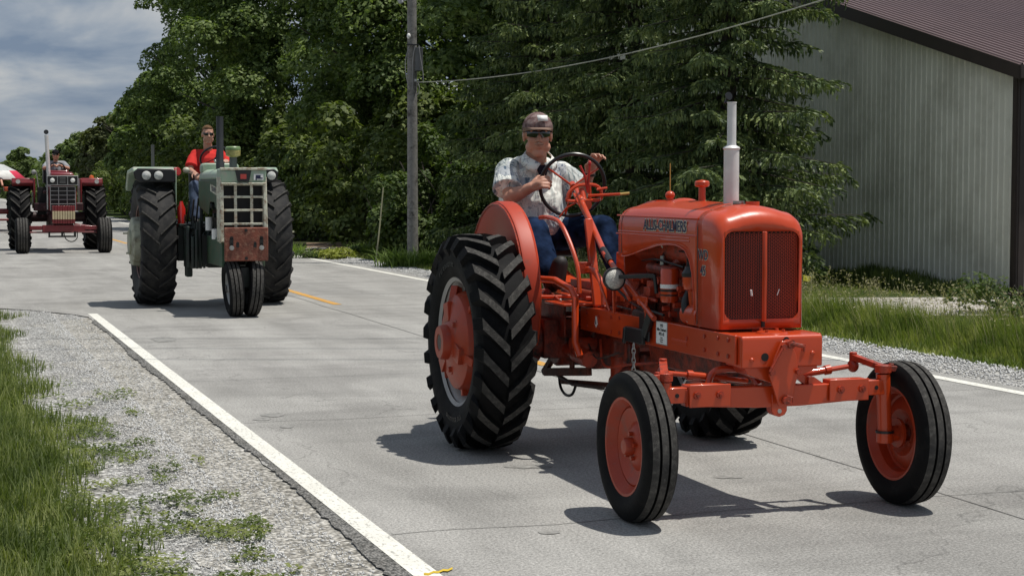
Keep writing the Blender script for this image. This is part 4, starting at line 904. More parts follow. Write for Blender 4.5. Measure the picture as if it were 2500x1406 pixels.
b.cap(SL+V(.02, 0, -.01), SL.lerp(EL, .6), .066, .072, 14); b.cyl(SL.lerp(EL, .2), SL.lerp(EL, .78), .066, 16, .088); b.cap(SR-V(.02, 0, .01), SR.lerp(ER, .6), .066, .072, 14); b.cyl(SR.lerp(ER, .2), SR.lerp(ER, .78), .066, 16, .088); b.build('t_shirt', fabric('red_t_shirt', (.58, .045, .04), var=.15, vs_=8, bump=.6, bs=14), P2, vox=.011, sub=3)
b = MB(); b.cap(V(-.1, .4, 1.6), V(-.26, -.14, 1.62), .12, .085); b.cap(V(-.26, -.14, 1.62), V(-.28, -.25, 1.2), .085, .07); b.cap(V(.1, .4, 1.6), V(.2, -.14, 1.62), .12, .085); b.cap(V(.2, -.14, 1.62), V(.2, -.25, 1.2), .08, .07)
b.build('jeans', fabric('washed_jeans', (.10, .13, .20), var=.5, vs_=9), P2, vox=.012)
for x in (-.28, .2): MB().cap(V(x, -.22, 1.16), V(x, -.4, 1.14), .045, .04).build('shoe', SHOE, P2)
b = MB(); rows = []
b.sph(P_(0, .030, .042), (.083, .092, .088), 18, 12, Q_); b.sph(P_(0, -.03, .085), (.06, .045, .035), 14, 8, Q_)
b.build('hair', fabric('brown_hair', (.16, .095, .055), var=.5, vs_=60, bump=.8, bs=80), P2, vox=.008)
glasses(P2, P_, Q_, 1)
# ------------------------------------------------ dark red tractor
RED = M('dark_red_paint', (.20, .018, .022), .38, var=.15, dirt=((.10, .02, .02), .35, 10), coat=.3)
T3 = tag(empty('tractor', (-11.72, 43.3, 0), R(18.5)), 'dark red tractor with square headlamps and widespread front wheels, behind the green one', 'tractor', 'old farm tractors driving along the road')
for sd in (-1, 1):
    w = empty('rear_wheel', (sd*.93, 0, .84), 0, T3); ag_tyre(w, .84, .50, .46, 20, .05, [RUBBER, RUBBER_T], sd, ang=.30, lw=.034)
    b = MB(); b.lathe([(.46, -.2), (.48, -.2), (.43, 0), (.48, .2), (.46, .2)], (0, 0, 0), (1, 0, 0), 36); b.lathe([(1e-3, sd*.05), (.25, sd*.05), (.43, 0)], (0, 0, 0), (1, 0, 0), 36); b.build('rim', GRAYM, w)
    w = empty('front_wheel', (sd*.97, -2.5, .43), 0, T3); ribbed_tyre(w, .43, .33, .22, [RUBBER, RUBBER_T], 4)
    b = MB(); b.lathe([(.24, -sd*.12), (.2, sd*.0), (.1, sd*.02), (.05, sd*.1), (1e-3, sd*.1)], (0, 0, 0), (1, 0, 0), 28); b.lathe([(.2, 0), (.24, sd*.12)], (0, 0, 0), (1, 0, 0), 28); b.build('rim', GRAYM, w)
with mk(T3, 'chassis', M('dark_red_casting', (.045, .010, .012), .5, var=.5), .02) as b:
    b.bb(-.24, .24, -2.5, -.6, .62, 1.05); b.bb(-.26, .26, -1.0, .3, .6, 1.2); b.cyl((-.7, 0, .84), (.7, 0, .84), .13, 18); b.bb(-.6, .6, -.8, -.3, 1.0, 1.2)
    for k_ in range(20): y = -random.uniform(.8, 2.3); z = random.uniform(.9, 1.5); b.cyl((-.2, y, z), (-.2-random.uniform(.05, .2), y, z), random.uniform(.02, .06), 10)
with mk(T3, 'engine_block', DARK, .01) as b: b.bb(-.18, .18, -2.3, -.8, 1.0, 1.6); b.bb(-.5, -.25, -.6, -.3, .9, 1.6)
with mk(T3, 'front_axle', RED, .01) as b: b.bb(-.80, .80, -2.56, -2.46, .56, .66); b.bb(-.5, .5, -2.58, -2.44, .52, .68); b.bar((.25, -2.5, .70), (.75, -2.5, .62), .05, .05)
with mk(T3, 'tie_rod', RED, 0) as b: b.cyl((-.8, -2.3, .5), (.8, -2.3, .5), .02, 10)
with mk(T3, 'underside_bracket', BLACKM, .004) as b: b.bb(-.35, .3, -2.4, -2.35, .38, .42); b.bb(-.35, -.31, -2.4, -2.35, .38, .6); b.bb(-.05, 0, -2.4, -2.35, .38, .6); b.bb(.25, .3, -2.4, -2.35, .38, .6)
with mk(T3, 'hood', RED, .02) as b: b.bb(-.27, .27, -2.35, -.6, 1.55, 1.93); b.bb(-.24, .24, -1.0, -.5, 1.93, 2.02)
with mk(T3, 'hood_top', M('pale_pink_top', (.42, .10, .14), .4), .01) as b: b.bb(-.25, .25, -2.2, -.6, 1.93, 1.96)  # slab along the hood top, paler and pinker than the sides
with mk(T3, 'grille_frame', RED, .01) as b: b.bb(-.33, .33, -2.38, -2.30, 1.03, 1.55)
with mk(T3, 'headlamp_panel', GRAYM, .008) as b: b.bb(-.37, .37, -2.44, -2.30, 1.64, 1.88)
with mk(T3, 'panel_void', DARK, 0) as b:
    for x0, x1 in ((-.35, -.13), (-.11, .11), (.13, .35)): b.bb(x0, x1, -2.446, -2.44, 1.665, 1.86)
for x in (-.24, .24):
    with mk(T3, 'headlamp', M('lit_lens', (.85, .85, .8), .3), 0) as b: b.lathe([(.055, 0), (.03, .012), (1e-3, .016)], (x, -2.447, 1.765), (0, -1, 0), 20)
with mk(T3, 'panel_slat', GRAYM, 0) as b:
    for z in (1.70, 1.73, 1.76, 1.79, 1.82): b.bb(-.07, .07, -2.45, -2.447, z, z+.006)
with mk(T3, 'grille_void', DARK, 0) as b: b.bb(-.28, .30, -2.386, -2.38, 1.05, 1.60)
with mk(T3, 'grille_bar', GRAYM, .003) as b:
    for x in (-.30, -.105, .095, .29): b.bb(x, x+.018, -2.40, -2.386, 1.03, 1.61)
    for z in (1.60, 1.50, 1.395, 1.29, 1.18): b.bb(-.30, .30, -2.398, -2.386, z, z+.016)
with mk(T3, 'side_moulding', GRAYM, .004) as b: b.bb(-.37, -.35, -2.42, -2.2, 1.05, 1.66)
with mk(T3, 'front_weight_slab', RED, .006) as b:
    for k_ in range(9): b.bb(-.27+k_*.06, -.218+k_*.06, -2.72, -2.45, .72, 1.15)
with mk(T3, 'label_slab', M('cream_band', (.55, .46, .28), .6), .004) as b:
    for k_ in range(9): b.bb(-.268+k_*.06, -.22+k_*.06, -2.727, -2.72, .82, 1.02)
with mk(T3, 'exhaust_stack', ALU, 0) as b: b.lathe([(.045, 0), (.048, .1), (.048, 1.0), (.043, 1.0)], (-.29, -1.8, 1.88), (-.04, 0, 1), 18)
with mk(T3, 'rain_cap', BLACKM, 0) as b: b.lathe([(1e-3, 0), (.058, 0), (.058, .012), (1e-3, .012)], (-.335, -1.82, 2.95), (0, -1, .2), 20)
for sd in (-1, 1):
    with mk(T3, 'fender', RED, .02) as b: b.prism([(.5, 1.5), (.35, 1.80), (-.4, 1.83), (-.45, 1.70), (-.40, 1.62), (-.36, 1.76), (.3, 1.74)], 0, sd*.58, sd*1.12); b.bb(sd*.55, sd*.60, -.45, .4, 1.05, 1.82)
    with mk(T3, 'fender_lamp', M('lamp_white', (.6, .6, .57), .3), 0) as b: b.cyl((sd*.97, -.47, 1.74), (sd*.97, -.44, 1.74), .055, 18)
with mk(T3, 'amber_lamp', M('orange_lamp', (.6, .12, .03), .4), 0) as b: b.lathe([(.07, 0), (.05, .07), (1e-3, .09)], (.86, -.2, 1.82), (0, 0, 1), 12)
tr = MB().tube(curve_pts([(.0, -2.4, .6), (.05, -2.4, .35), (.2, -2.4, .27), (.32, -2.4, .35), (.33, -2.4, .52)], 5), .012, 8).build('hanging_hose', RUB_H, T3)
with mk(T3, 'steering_wheel', BLACKM, 0) as b: b.tube([V(.0+.2*math.cos(a), -.15-.1*math.sin(a), 2.06+.17*math.sin(a)) for a in [2*math.pi*i/28 for i in range(28)]], .016, 8, closed=True); b.cyl((0, -.1, 2.05), (0, -.4, 1.85), .03, 10)
with mk(T3, 'seat', BLACKM, .02) as b: b.box((0, .4, 1.6), (.5, .4, .12)); b.box((0, .62, 1.85), (.48, .08, .5)); b.bb(-.32, -.26, .2, .5, 1.7, 2.2)
with mk(T3, 'mirror_post', GRAYM, 0) as b: b.cyl((-.45, -.4, 1.4), (-.52, -.42, 2.0), .012, 8); b.sph((-.58, -.42, 1.98), (.06, .03, .06), 10, 8)
P3 = tag(empty('person', (-11.72, 43.3, 0), R(18.5)), 'driver in a dark cap and grey t-shirt on the dark red tractor', 'person')
b = MB(); hc = V(.0, .2, 2.44)
P_, Q_ = head(b, hc, 1.05, 0, .1); SL, SR = V(-.2, .3, 2.2), V(.2, .3, 2.2)
b.cap(SL, SR, .06, .06); b.cap(V(0, .35, 1.7), V(0, .32, 2.1), .14, .14)
for s_, S in ((-1, SL), (1, SR)):
    E_ = V(s_*.30, .1, 2.08); H_ = V(s_*.09, -.12, 2.15); b.cap(S, E_, .05, .045); b.cap(E_, H_, .045, .033); hand(b, H_, (-s_*.5, -.6, .2), (0, -.4, -.8), (.7, .8, .7), 1, side=s_)
    b.cap(V(s_*.1, .35, 1.68), V(s_*.2, -.15, 1.70), .08, .06)
b.build('body', SKIN, P3, vox=.012)
b = MB(); b.cap(V(0, .35, 1.75), V(0, .32, 2.08), .18, .17); b.cap(SL, SR, .08, .08); b.cap(SL, SL+V(-.07, -.13, -.09), .08, .085); b.cap(SR, SR+V(.07, -.13, -.09), .08, .085); b.build('t_shirt', fabric('grey_t_shirt', (.30, .31, .33)), P3, vox=.015)
b = MB()
for s_ in (-1, 1): b.cap(V(s_*.1, .35, 1.68), V(s_*.2, -.18, 1.70), .12, .09)
b.build('trousers', JEANS, P3, vox=.02)
b = MB(); b.sph(P_(0, .01, .055), (.092, .11, .075), 16, 10, Q_); b.cap(P_(-.04, -.09, .045), P_(.04, -.09, .045), .02, .02); b.build('cap', fabric('black_cap', (.015, .015, .018)), P3, vox=.008)
glasses(P3, P_, Q_, 1)
# ------------------------------------------------ tractor under a canopy at the far left
T4 = tag(empty('tractor', (-18.85, 60.5, 0), R(20)), 'distant red tractor under a red and white canopy, half hidden behind the dark red one', 'tractor', 'old farm tractors driving along the road')
for sd in (-1, 1):
    w = empty('rear_wheel', (sd*.85, 0, .72), 0, T4); ag_tyre(w, .72, .36, .4, 18, .04, [RUBBER, RUBBER_T], sd); MB().lathe([(1e-3, sd*.05), (.3, sd*.05), (.4, 0)], (0, 0, 0), (1, 0, 0), 24).build('rim', M('yellow_rim', (.55, .4, .1), .5), w)
    w = empty('front_wheel', (sd*.7, -2.2, .36), 0, T4); ribbed_tyre(w, .36, .18, .2, [RUBBER, RUBBER_T], 3); MB().lathe([(1e-3, sd*.05), (.1, sd*.02), (.21, 0)], (0, 0, 0), (1, 0, 0), 20).build('rim', WHITEP, w)
with mk(T4, 'chassis', RED, .02) as b: b.bb(-.18, .18, -2.3, .3, .5, 1.0); b.bb(-.7, .7, -2.24, -2.16, .42, .5); b.cyl((-.7, 0, .72), (.7, 0, .72), .1, 16)
with mk(T4, 'hood', M('bright_red_hood', (.45, .05, .03), .4), .05) as b: b.bb(-.23, .23, -2.3, -.6, 1.0, 1.5)
with mk(T4, 'grille', GRAYM, .005) as b: b.bb(-.18, .18, -2.33, -2.3, 1.02, 1.4)
with mk(T4, 'fender', M('orange_red_fender', (.5, .09, .03), .4), .03) as b:
    for sd in (-1, 1): b.bb(sd*.55, sd*1.0, -.4, .5, 1.45, 1.6)
with mk(T4, 'canopy_pole', STEEL, 0) as b: b.cyl((.15, 1.7, .6), (.15, 1.7, 2.62), .03, 10); b.bar((0, .2, .8), (.15, 1.7, .8), .1, .05)
with mk(T4, 'seat', BLACKM, .02) as b: b.box((0, .5, 1.3), (.5, .4, .1))
b = MB(); nseg = 16; mi = []
cx_, cy_, cz_ = .05, 1.7, 2.02
for i in range(nseg):
    for (r0, z0, r1, z1, mm) in ((.02, .46, .6, .40, 1), (.6, .40, 1.05, .17, 2), (1.05, .17, 1.42, -.15, 0 if (i//2) % 2 else 1)):
        a0, a1 = 2*math.pi*i/nseg, 2*math.pi*(i+1)/nseg; b.cur = mm
        b._add([V(cx_+r0*math.cos(a0), cy_+r0*math.sin(a0), cz_+z0), V(cx_+r1*math.cos(a0), cy_+r1*math.sin(a0), cz_+z1), V(cx_+r1*math.cos(a1), cy_+r1*math.sin(a1), cz_+z1), V(cx_+r0*math.cos(a1), cy_+r0*math.sin(a1), cz_+z0)], [(0, 1, 2, 3)])
b.build('canopy', [M('canopy_red', (.62, .03, .08), .7), M('canopy_white', (.7, .7, .68), .7), M('canopy_grey', (.45, .47, .47), .7)], T4, solid=.01)
P4 = tag(empty('person', (-18.85, 60.5, 0), R(20)), 'small far figure in a straw hat on the tractor under the canopy', 'person')
b = MB(); P_, Q_ = head(b, V(.28, .1, 2.10), 1); b.cap(V(.28, .2, 1.4), V(.28, .17, 1.8), .13, .14); b.cap(V(.1, .17, 1.88), V(.46, .17, 1.88), .06, .06); b.cap(V(.1, .17, 1.88), V(.05, -.1, 1.65), .05, .04); b.cap(V(.46, .17, 1.88), V(.5, -.1, 1.65), .05, .04); b.build('body', SKIN, P4, vox=.02)
b = MB(); b.cap(V(.28, .2, 1.4), V(.28, .17, 1.8), .17, .17); b.cap(V(.1, .17, 1.86), V(.46, .17, 1.86), .08, .08); b.build('shirt', fabric('dark_shirt', (.05, .04, .05)), P4, vox=.02)
b = MB(); b.lathe([(.17, 0), (.09, .01), (.085, .08), (1e-3, .1)], P_(0, 0, .05), (0, 0, 1), 20); b.build('straw_hat', fabric('straw', (.6, .48, .3)), P4, solid=.008)
# ------------------------------------------------ setting: road frame, u across (right), v along (away)
RA = R(19.1); PX = V(math.cos(RA), math.sin(RA), 0); PY = V(-math.sin(RA), math.cos(RA), 0)
def rp(u, v, z=0.): p = PX*u+PY*v; return V(p.x, p.y, z)
def at(x, y, z=0.):   # point where the view ray of a photo pixel meets height z
    c, s = math.cos(R(3.46)), math.sin(R(3.46)); a, b_ = (x-1250)/4100, (y-703)/4100
    d = V(a, c-s*b_, -s-c*b_); t = (z-1.62)/d.z; return V(0, 0, 1.62)+d*t
def atZ(x, Z, z=0.): return V((x-1250)/4100*Z*1.002, Z, z)
def nodes_mat(name):
    m = bpy.data.materials.new(name); m.use_nodes = True; t = m.node_tree; return m, t, t.nodes['Principled BSDF'], t.links.new
def noise(t, vec, sc, det=4, ro=.5, dist=0): 
    n = nn(t, 'ShaderNodeTexNoise'); n.inputs['Scale'].default_value = sc; n.inputs['Detail'].default_value = det; n.inputs['Roughness'].default_value = ro; n.inputs['Distortion'].default_value = dist
    t.links.new(vec, n.inputs['Vector']); return n.outputs[0]
def ramp(t, fac, stops):
    r = nn(t, 'ShaderNodeValToRGB'); el = r.color_ramp.elements
    while len(el) < len(stops): el.new(.5)
    for e_, (p_, c_) in zip(el, stops): e_.position = p_; e_.color = (*c_, 1) if len(c_) == 3 else c_
    t.links.new(fac, r.inputs[0]); return r.outputs[0]
def mixc(t, f, a, b_, mode='MIX'):
    m = nn(t, 'ShaderNodeMix', data_type='RGBA', blend_type=mode)
    for s_, v_ in ((m.inputs[0], f), (m.inputs[6], a), (m.inputs[7], b_)):
        if hasattr(v_, 'links'): t.links.new(v_, s_)
        else: s_.default_value = (*v_, 1) if isinstance(v_, tuple) else v_
    return m.outputs[2]
def mapping(t, sc=(1, 1, 1)):
    tcn = nn(t, 'ShaderNodeTexCoord'); m = nn(t, 'ShaderNodeMapping'); m.inputs['Scale'].default_value = sc; t.links.new(tcn.outputs['Object'], m.inputs[0]); return m.outputs[0]
g = lambda v: (v, v, v)
def road_mat():
    m, t, p, L = nodes_mat('worn_road'); o = mapping(t); st = mapping(t, (1, .16, 1)); lat = mapping(t, (.22, 1.6, 1))
    base = ramp(t, noise(t, st, 2.2, 6, .6), [(.3, (.28, .274, .258)), (.7, (.385, .377, .356))])
    speck = ramp(t, noise(t, o, 95, 3, .8), [(.32, g(.38)), (.5, g(1.)), (.72, g(1.45))]); base = mixc(t, .85, base, speck, 'MULTIPLY')
    base = mixc(t, .9, base, ramp(t, noise(t, o, 55, 2, .75), [(.34, g(.70)), (.66, g(1.24))]), 'MULTIPLY')
    base = mixc(t, .9, base, ramp(t, noise(t, o, .55, 4, .6, .8), [(.40, g(.86)), (.47, g(1.0)), (.62, g(1.05))]), 'MULTIPLY')
    base = mixc(t, 1., base, ramp(t, noise(t, lat, 1.3, 5, .65, .6), [(.33, g(.86)), (.5, g(1.)), (.75, g(1.05))]), 'MULTIPLY')
    bl = ramp(t, noise(t, lat, 2.6, 3, .6), [(.68, g(0)), (.74, g(1))]); base = mixc(t, mixc(t, .5, g(0.), bl), base, (.20, .20, .195))
    # tyre tracks: slightly lighter wear bands
    sx_ = nn(t, 'ShaderNodeSeparateXYZ'); L(o, sx_.inputs[0])
    w = nn(t, 'ShaderNodeMath', operation='SINE'); mu = nn(t, 'ShaderNodeMath', operation='MULTIPLY'); mu.inputs[1].default_value = 4.1; L(sx_.outputs[0], mu.inputs[0]); L(mu.outputs[0], w.inputs[0])
    base = mixc(t, .35, base, ramp(t, w.outputs[0], [(.0, g(.9)), (1., g(1.08))]), 'MULTIPLY')
    vo = nn(t, 'ShaderNodeTexVoronoi', feature='DISTANCE_TO_EDGE'); vo.inputs['Scale'].default_value = .32; 
    mm = nn(t, 'ShaderNodeVectorMath', operation='ADD'); L(mapping(t, (1, .7, 1)), mm.inputs[0]); nz = nn(t, 'ShaderNodeTexNoise'); nz.inputs['Scale'].default_value = 1.6; nz.inputs['Detail'].default_value = 5; L(o, nz.inputs['Vector']); L(nz.outputs[1], mm.inputs[1]); L(mm.outputs[0], vo.inputs['Vector'])
    ck = ramp(t, vo.outputs[0], [(.0, g(.45)), (.0025, g(1))]); base = mixc(t, .55, base, ck, 'MULTIPLY')
    L(base, p.inputs['Base Color']); p.inputs['Roughness'].default_value = .85; p.inputs['Specular IOR Level'].default_value = .3
    b_ = nn(t, 'ShaderNodeBump'); b_.inputs['Strength'].default_value = .35; b_.inputs['Distance'].default_value = .006; L(noise(t, o, 130, 2, .6), b_.inputs['Height']); L(b_.outputs[0], p.inputs['Normal'])
    return m
def gravel_mat(name, c0, c1, sc=46, dirt=.0):
    m, t, p, L = nodes_mat(name); o = mapping(t)
    vo = nn(t, 'ShaderNodeTexVoronoi'); vo.inputs['Scale'].default_value = sc; L(o, vo.inputs['Vector'])
    hs = nn(t, 'ShaderNodeSeparateColor'); L(vo.outputs['Color'], hs.inputs[0])
    col = ramp(t, hs.outputs[0], [(.0, tuple(x*.55 for x in c0)), (.35, c0), (1., c1)])
    dk = ramp(t, vo.outputs['Distance'], [(.35, g(1)), (.75, g(.35))]); col = mixc(t, .9, col, dk, 'MULTIPLY')
    col = mixc(t, .8, col, ramp(t, noise(t, o, 2.2, 5, .6), [(.35, (.74, .72, .68)), (.6, g(1.05))]), 'MULTIPLY')
    L(col, p.inputs['Base Color']); p.inputs['Roughness'].default_value = .95; p.inputs['Specular IOR Level'].default_value = .15
    b_ = nn(t, 'ShaderNodeBump'); b_.inputs['Strength'].default_value = .9; b_.inputs['Distance'].default_value = .02; b_.invert = True; L(vo.outputs['Distance'], b_.inputs['Height']); L(b_.outputs[0], p.inputs['Normal'])
    return m
def soil_mat(name, cols, sc=3):
    m, t, p, L = nodes_mat(name); o = mapping(t)
    c_ = ramp(t, noise(t, o, sc, 7, .65), [(.3, cols[0]), (.5, cols[1]), (.7, cols[2])]); c_ = mixc(t, .7, c_, ramp(t, noise(t, o, 40, 3, .7), [(.3, g(.6)), (.7, g(1.3))]), 'MULTIPLY')
    L(c_, p.inputs['Base Color']); p.inputs['Roughness'].default_value = 1; p.inputs['Specular IOR Level'].default_value = .1
    b_ = nn(t, 'ShaderNodeBump'); b_.inputs['Strength'].default_value = .8; b_.inputs['Distance'].default_value = .05; L(noise(t, o, 25, 4, .7), b_.inputs['Height']); L(b_.outputs[0], p.inputs['Normal'])
    return m
def paint_mat(name, c_, under, thr=.42, sc=30):
    m, t, p, L = nodes_mat(name); o = mapping(t); st = mapping(t, (1.6, .7, 1))
    f = ramp(t, noise(t, st, sc, 6, .75), [(thr-.07, g(0)), (thr+.03, g(1))])
    col = mixc(t, f, under, c_); col = mixc(t, .5, col, ramp(t, noise(t, o, 3, 5, .6), [(.3, g(.78)), (.6, g(1.03))]), 'MULTIPLY')
    L(col, p.inputs['Base Color']); p.inputs['Roughness'].default_value = .7; return m
ROAD = road_mat()
def sheet(name, outline, z, mat, div=0):
    b = MB(); b._add([(u, v, z) for u, v in outline], [tuple(range(len(outline)))])
    o = b.build(name, mat); o.rotation_euler = (0, 0, RA); return struct(o)
sheet('ground', [(-500, -60), (500, -60), (500, 900), (-500, 900)], -.035, soil_mat('field_soil', [(.035, .05, .015), (.055, .075, .022), (.08, .09, .035)]))
def edge(u0, amp, v0, v1, dv, seed):
    o = []; v = v0
    while v <= v1: o.append((u0+amp*mnoise.noise(V(seed, v*1.3, 0))+amp*.5*mnoise.noise(V(seed, v*6, 3)), v)); v += dv
    return o
# pavement: left edge ragged just outside the white line, joins the side road at v = 23
le = edge(1.84, .05, -20, 21.5, .15, 2.2)
pave = [(8.30, -20), (8.30, 420), (1.5, 420), (1.5, 46), (.5, 42), (-3, 39.5), (-60, 38.5), (-60, 25.6), (-4, 25.4), (-1.2, 24.9), (.3, 24.0), (1.2, 22.9), (1.7, 21.9)]+le[::-1]
sheet('road', pave, 0, ROAD)
GR = gravel_mat('pale_gravel', (.42, .415, .40), (.74, .735, .71), 34)
GR2 = gravel_mat('settled_gravel', (.43, .415, .375), (.72, .70, .65), 40)
outer = edge(.62, .22, -20, 22, .2, 7.7)
sheet('gravel_shoulder', outer+[(.2, 23.2), (-3, 23.9), (-12, 24.0), (-60, 24), (-60, 26), (1.95, 26), (1.95, -20)], -.012, GR)
mid = edge(1.22, .24, -20, 20.5, .2, 4.1)
sheet('compacted_gravel', mid+[(1.95, 21.5), (1.95, -20)], -.0075, GR2)
sheet('road_edge_strip', [(u+.03*mnoise.noise(V(v*14, 0, 1))+.05*mnoise.noise(V(v*.35, 4, 1)), v) for u, v in edge(1.81, .02, -20, 20.5, .035, 9.3)]+[(1.872, 21.0), (1.874, -20)], .002, gravel_mat('dark_pavement_edge', (.25, .25, .24), (.42, .41, .39), 70))
ro = edge(9.15, .12, -20, 300, .5, 5.5)
sheet('gravel_shoulder', [(8.2, -20)]+ro+[(8.2, 300)], -.010, GR)
LINE = paint_mat('worn_white_line', (.76, .75, .68), (.36, .35, .32), .44)
struct_line = sheet('edge_line', [(1.872, -20), (1.988, -20), (1.988, 21.9), (1.872, 21.9)], .004, LINE)
sheet('edge_line', [(8.0, -20), (8.13, -20), (8.13, 400), (8.0, 400)], .004, LINE)
YEL = paint_mat('yellow_centre_line', (.62, .31, .035), (.36, .34, .30), .45, 20)
for v0, v1 in ((-8.6, -5.6), (3.2, 6.2), (14.2, 17.2), (22.5, 26.6), (36.0, 40), (48.5, 53), (62, 66), (80, 84), (100, 104)):
    sheet('centre_dash', [(5.20, v0), (5.32, v0), (5.32, v1), (5.20, v1)], .004, YEL)
b = MB(); b._add([tuple(at(1035+70*i/6, 1403-14*i/6+(2 if i % 2 else -1), .006)) for i in range(7)]+[tuple(at(1035+70*i/6, 1398-14*i/6+(2 if i % 2 else -1), .006)) for i in range(7)], [(i, i+1, 8+i, 7+i) for i in range(6)])
struct(b.build('paint_mark', M('yellow_spray', (.60, .42, .03), .7)))
# joints and cracks in the slab
JOINT = M('joint_tar', (.13, .127, .12), .8, var=.5, vs_=3)
def crack(pts, w, name='road_crack'):
    L_ = []; R_ = []
    for i, (u, v) in enumerate(pts):
        n = w*(.5+.8*abs(mnoise.noise(V(u*3, v*3, 1)))); L_.append((u-n, v)); R_.append((u+n, v+n))
    b = MB(); b._add([(u, v, .0025) for u, v in L_+R_], [(i, i+1, len(pts)+i+1, len(pts)+i) for i in range(len(pts)-1)])
    o = b.build(name, JOINT); o.rotation_euler = (0, 0, RA); return struct(o)
crack([(5.02+.03*mnoise.noise(V(v*.7, 0, 0)), v) for v in np.arange(-5, 120, .4)], .010)
for k in range(9):
    v0 = [7.5, 11.4, 14.0, 19.0, 24.5, 27.5, 31.5, 38, 47][k]
    pts = [(2.0+i*.16, v0+.05*mnoise.noise(V(i*.3, k, 0))) for i in range(38)]
    b = MB(); n = len(pts); w = .0035
    b._add([(u, v-w, .0025) for u, v in pts]+[(u, v+w, .0025) for u, v in pts], [(i, i+1, n+i+1, n+i) for i in range(n-1)]); o = b.build('road_crack', JOINT); o.rotation_euler = (0, 0, RA); struct(o)
b = MB(); pts = [(6.4+i*.09+.1*mnoise.noise(V(i*.25, 5, 0)), 8.6-i*.12+.25*mnoise.noise(V(i*.2, 8, 0))) for i in range(30)]; n = len(pts)
b._add([(u, v-.005, .0025) for u, v in pts]+[(u, v+.006, .0025) for u, v in pts], [(i, i+1, n+i+1, n+i) for i in range(n-1)]); o = b.build('road_crack', JOINT); o.rotation_euler = (0, 0, RA); struct(o)
STAIN = M('oil_stain', (.25, .245, .23), .7, var=.35, vs_=25)
for x, y, w, h in ((665, 1012, 30, 5), (640, 1022, 22, 4), (400, 828, 30, 6), (1340, 1298, 26, 5), (1780, 1163, 36, 4), (700, 1040, 18, 4), (1290, 1138, 60, 4)):
    b = MB(); c_ = [at(x+w*math.cos(a)*(1+.4*mnoise.noise(V(x, a*2, 0))), y+h*math.sin(a)*(1+.5*mnoise.noise(V(a*2, y, 0))), .003) for a in [2*math.pi*i/18 for i in range(18)]]
    b._add([tuple(q) for q in c_], [tuple(range(18))]); struct(b.build('oil_stain', STAIN))
# verge, lawn, terrace, driveway
VERGE = soil_mat('grassy_soil', [(.03, .05, .012), (.05, .075, .02), (.085, .095, .04)], 5)
LAWN = soil_mat('short_lawn', [(.05, .095, .02), (.075, .125, .03), (.11, .15, .045)], 6)
sheet('verge', ro+[(60, 300), (60, -20)], -.022, VERGE)
sheet('left_verge', [(-60, -20)]+[(u-.02, v) for u, v in outer]+[(-4, 23.4), (-60, 23.5)], -.020, VERGE)
sheet('left_verge', [(-60, 40), (-3, 41), (.2, 44), (1.2, 48), (1.2, 420), (-60, 420)], -.015, VERGE)
o = MB(); o._add([tuple(at(x, y)+V(0, 0, -.016)) for x, y in ((1700, 765), (2600, 768), (2800, 722), (1700, 724))], [(0, 1, 2, 3)]); struct(o.build('gravel_drive', gravel_mat('drive_gravel', (.5, .47, .42), (.82, .78, .72), 22)))
sheet('lawn', [(9.3, 24), (11, 30), (13, 30), (12, 40), (9.8, 41)], -.014, LAWN)
# raised terrace with tan drive behind the low stone wall
ter = [at(690, 612), at(960, 612)]
b = MB(); q = [V(-5.1, 40.75, 0), V(-3.1, 40.45, 0), V(-2.2, 42.0, 0), V(6, 43, 0), V(6, 60, 0), V(-10.5, 60, 0)]
b._add([p+V(0, 0, .11) for p in q]+[p+V(0, 0, -.1) for p in q], [(0, 1, 2, 3, 4, 5)]+[(i, (i+1) % 6, 6+(i+1) % 6, 6+i) for i in range(6)]); struct(b.build('terrace', soil_mat('leaf_litter', [(.02, .025, .012), (.035, .04, .018), (.05, .05, .025)], 4)))
b = MB(); b._add([(-5.05, 41.3, .114), (-2.6, 41.4, .114), (1, 42.7, .114), (1, 45.2, .114), (-5.5, 44.9, .114)], [(0, 1, 2, 3, 4)]); struct(b.build('dirt_drive', soil_mat('tan_dirt', [(.22, .15, .10), (.30, .21, .145), (.36, .27, .19)], 4)))
wall = tag(empty('stone_wall', (-4.1, 40.62, 0)), 'low dry-laid stone edging below the tan drive, overgrown with plants', 'stone wall')
STN = M('field_stone', (.085, .075, .065), .9, var=.6, vs_=5, bump=.6, bs=30, var2=(.20, .185, .165))
sm = []
for k in range(3):
    b = MB(); b.sph((0, 0, 0), (.5, .4, .42), 9, 6); b.v = [tuple(Vector(p)*(1+.35*mnoise.noise(Vector(p)*2.3+V(k*5, 0, 0)))) for p in b.v]; o_ = b.build('stone', STN, wall, 30); sm.append(o_)
n_ = 0
for r_ in range(3):
    x = -1.0
    while x < .95:
        w_ = random.uniform(.13, .42); 
        if n_ < 3: o_ = sm[n_]
        else: o_ = sm[n_ % 3].copy(); COL.objects.link(o_); o_.parent = wall
        n_ += 1
        o_.scale = (w_, .3, random.uniform(.06, .11)); o_.location = (x+w_/2, r_*.04+random.uniform(-.04, .04)+x*-.15, -.02+r_*.065); o_.rotation_euler = (0, random.uniform(-.2, .2), random.uniform(-.3, .3)); x += w_*.93
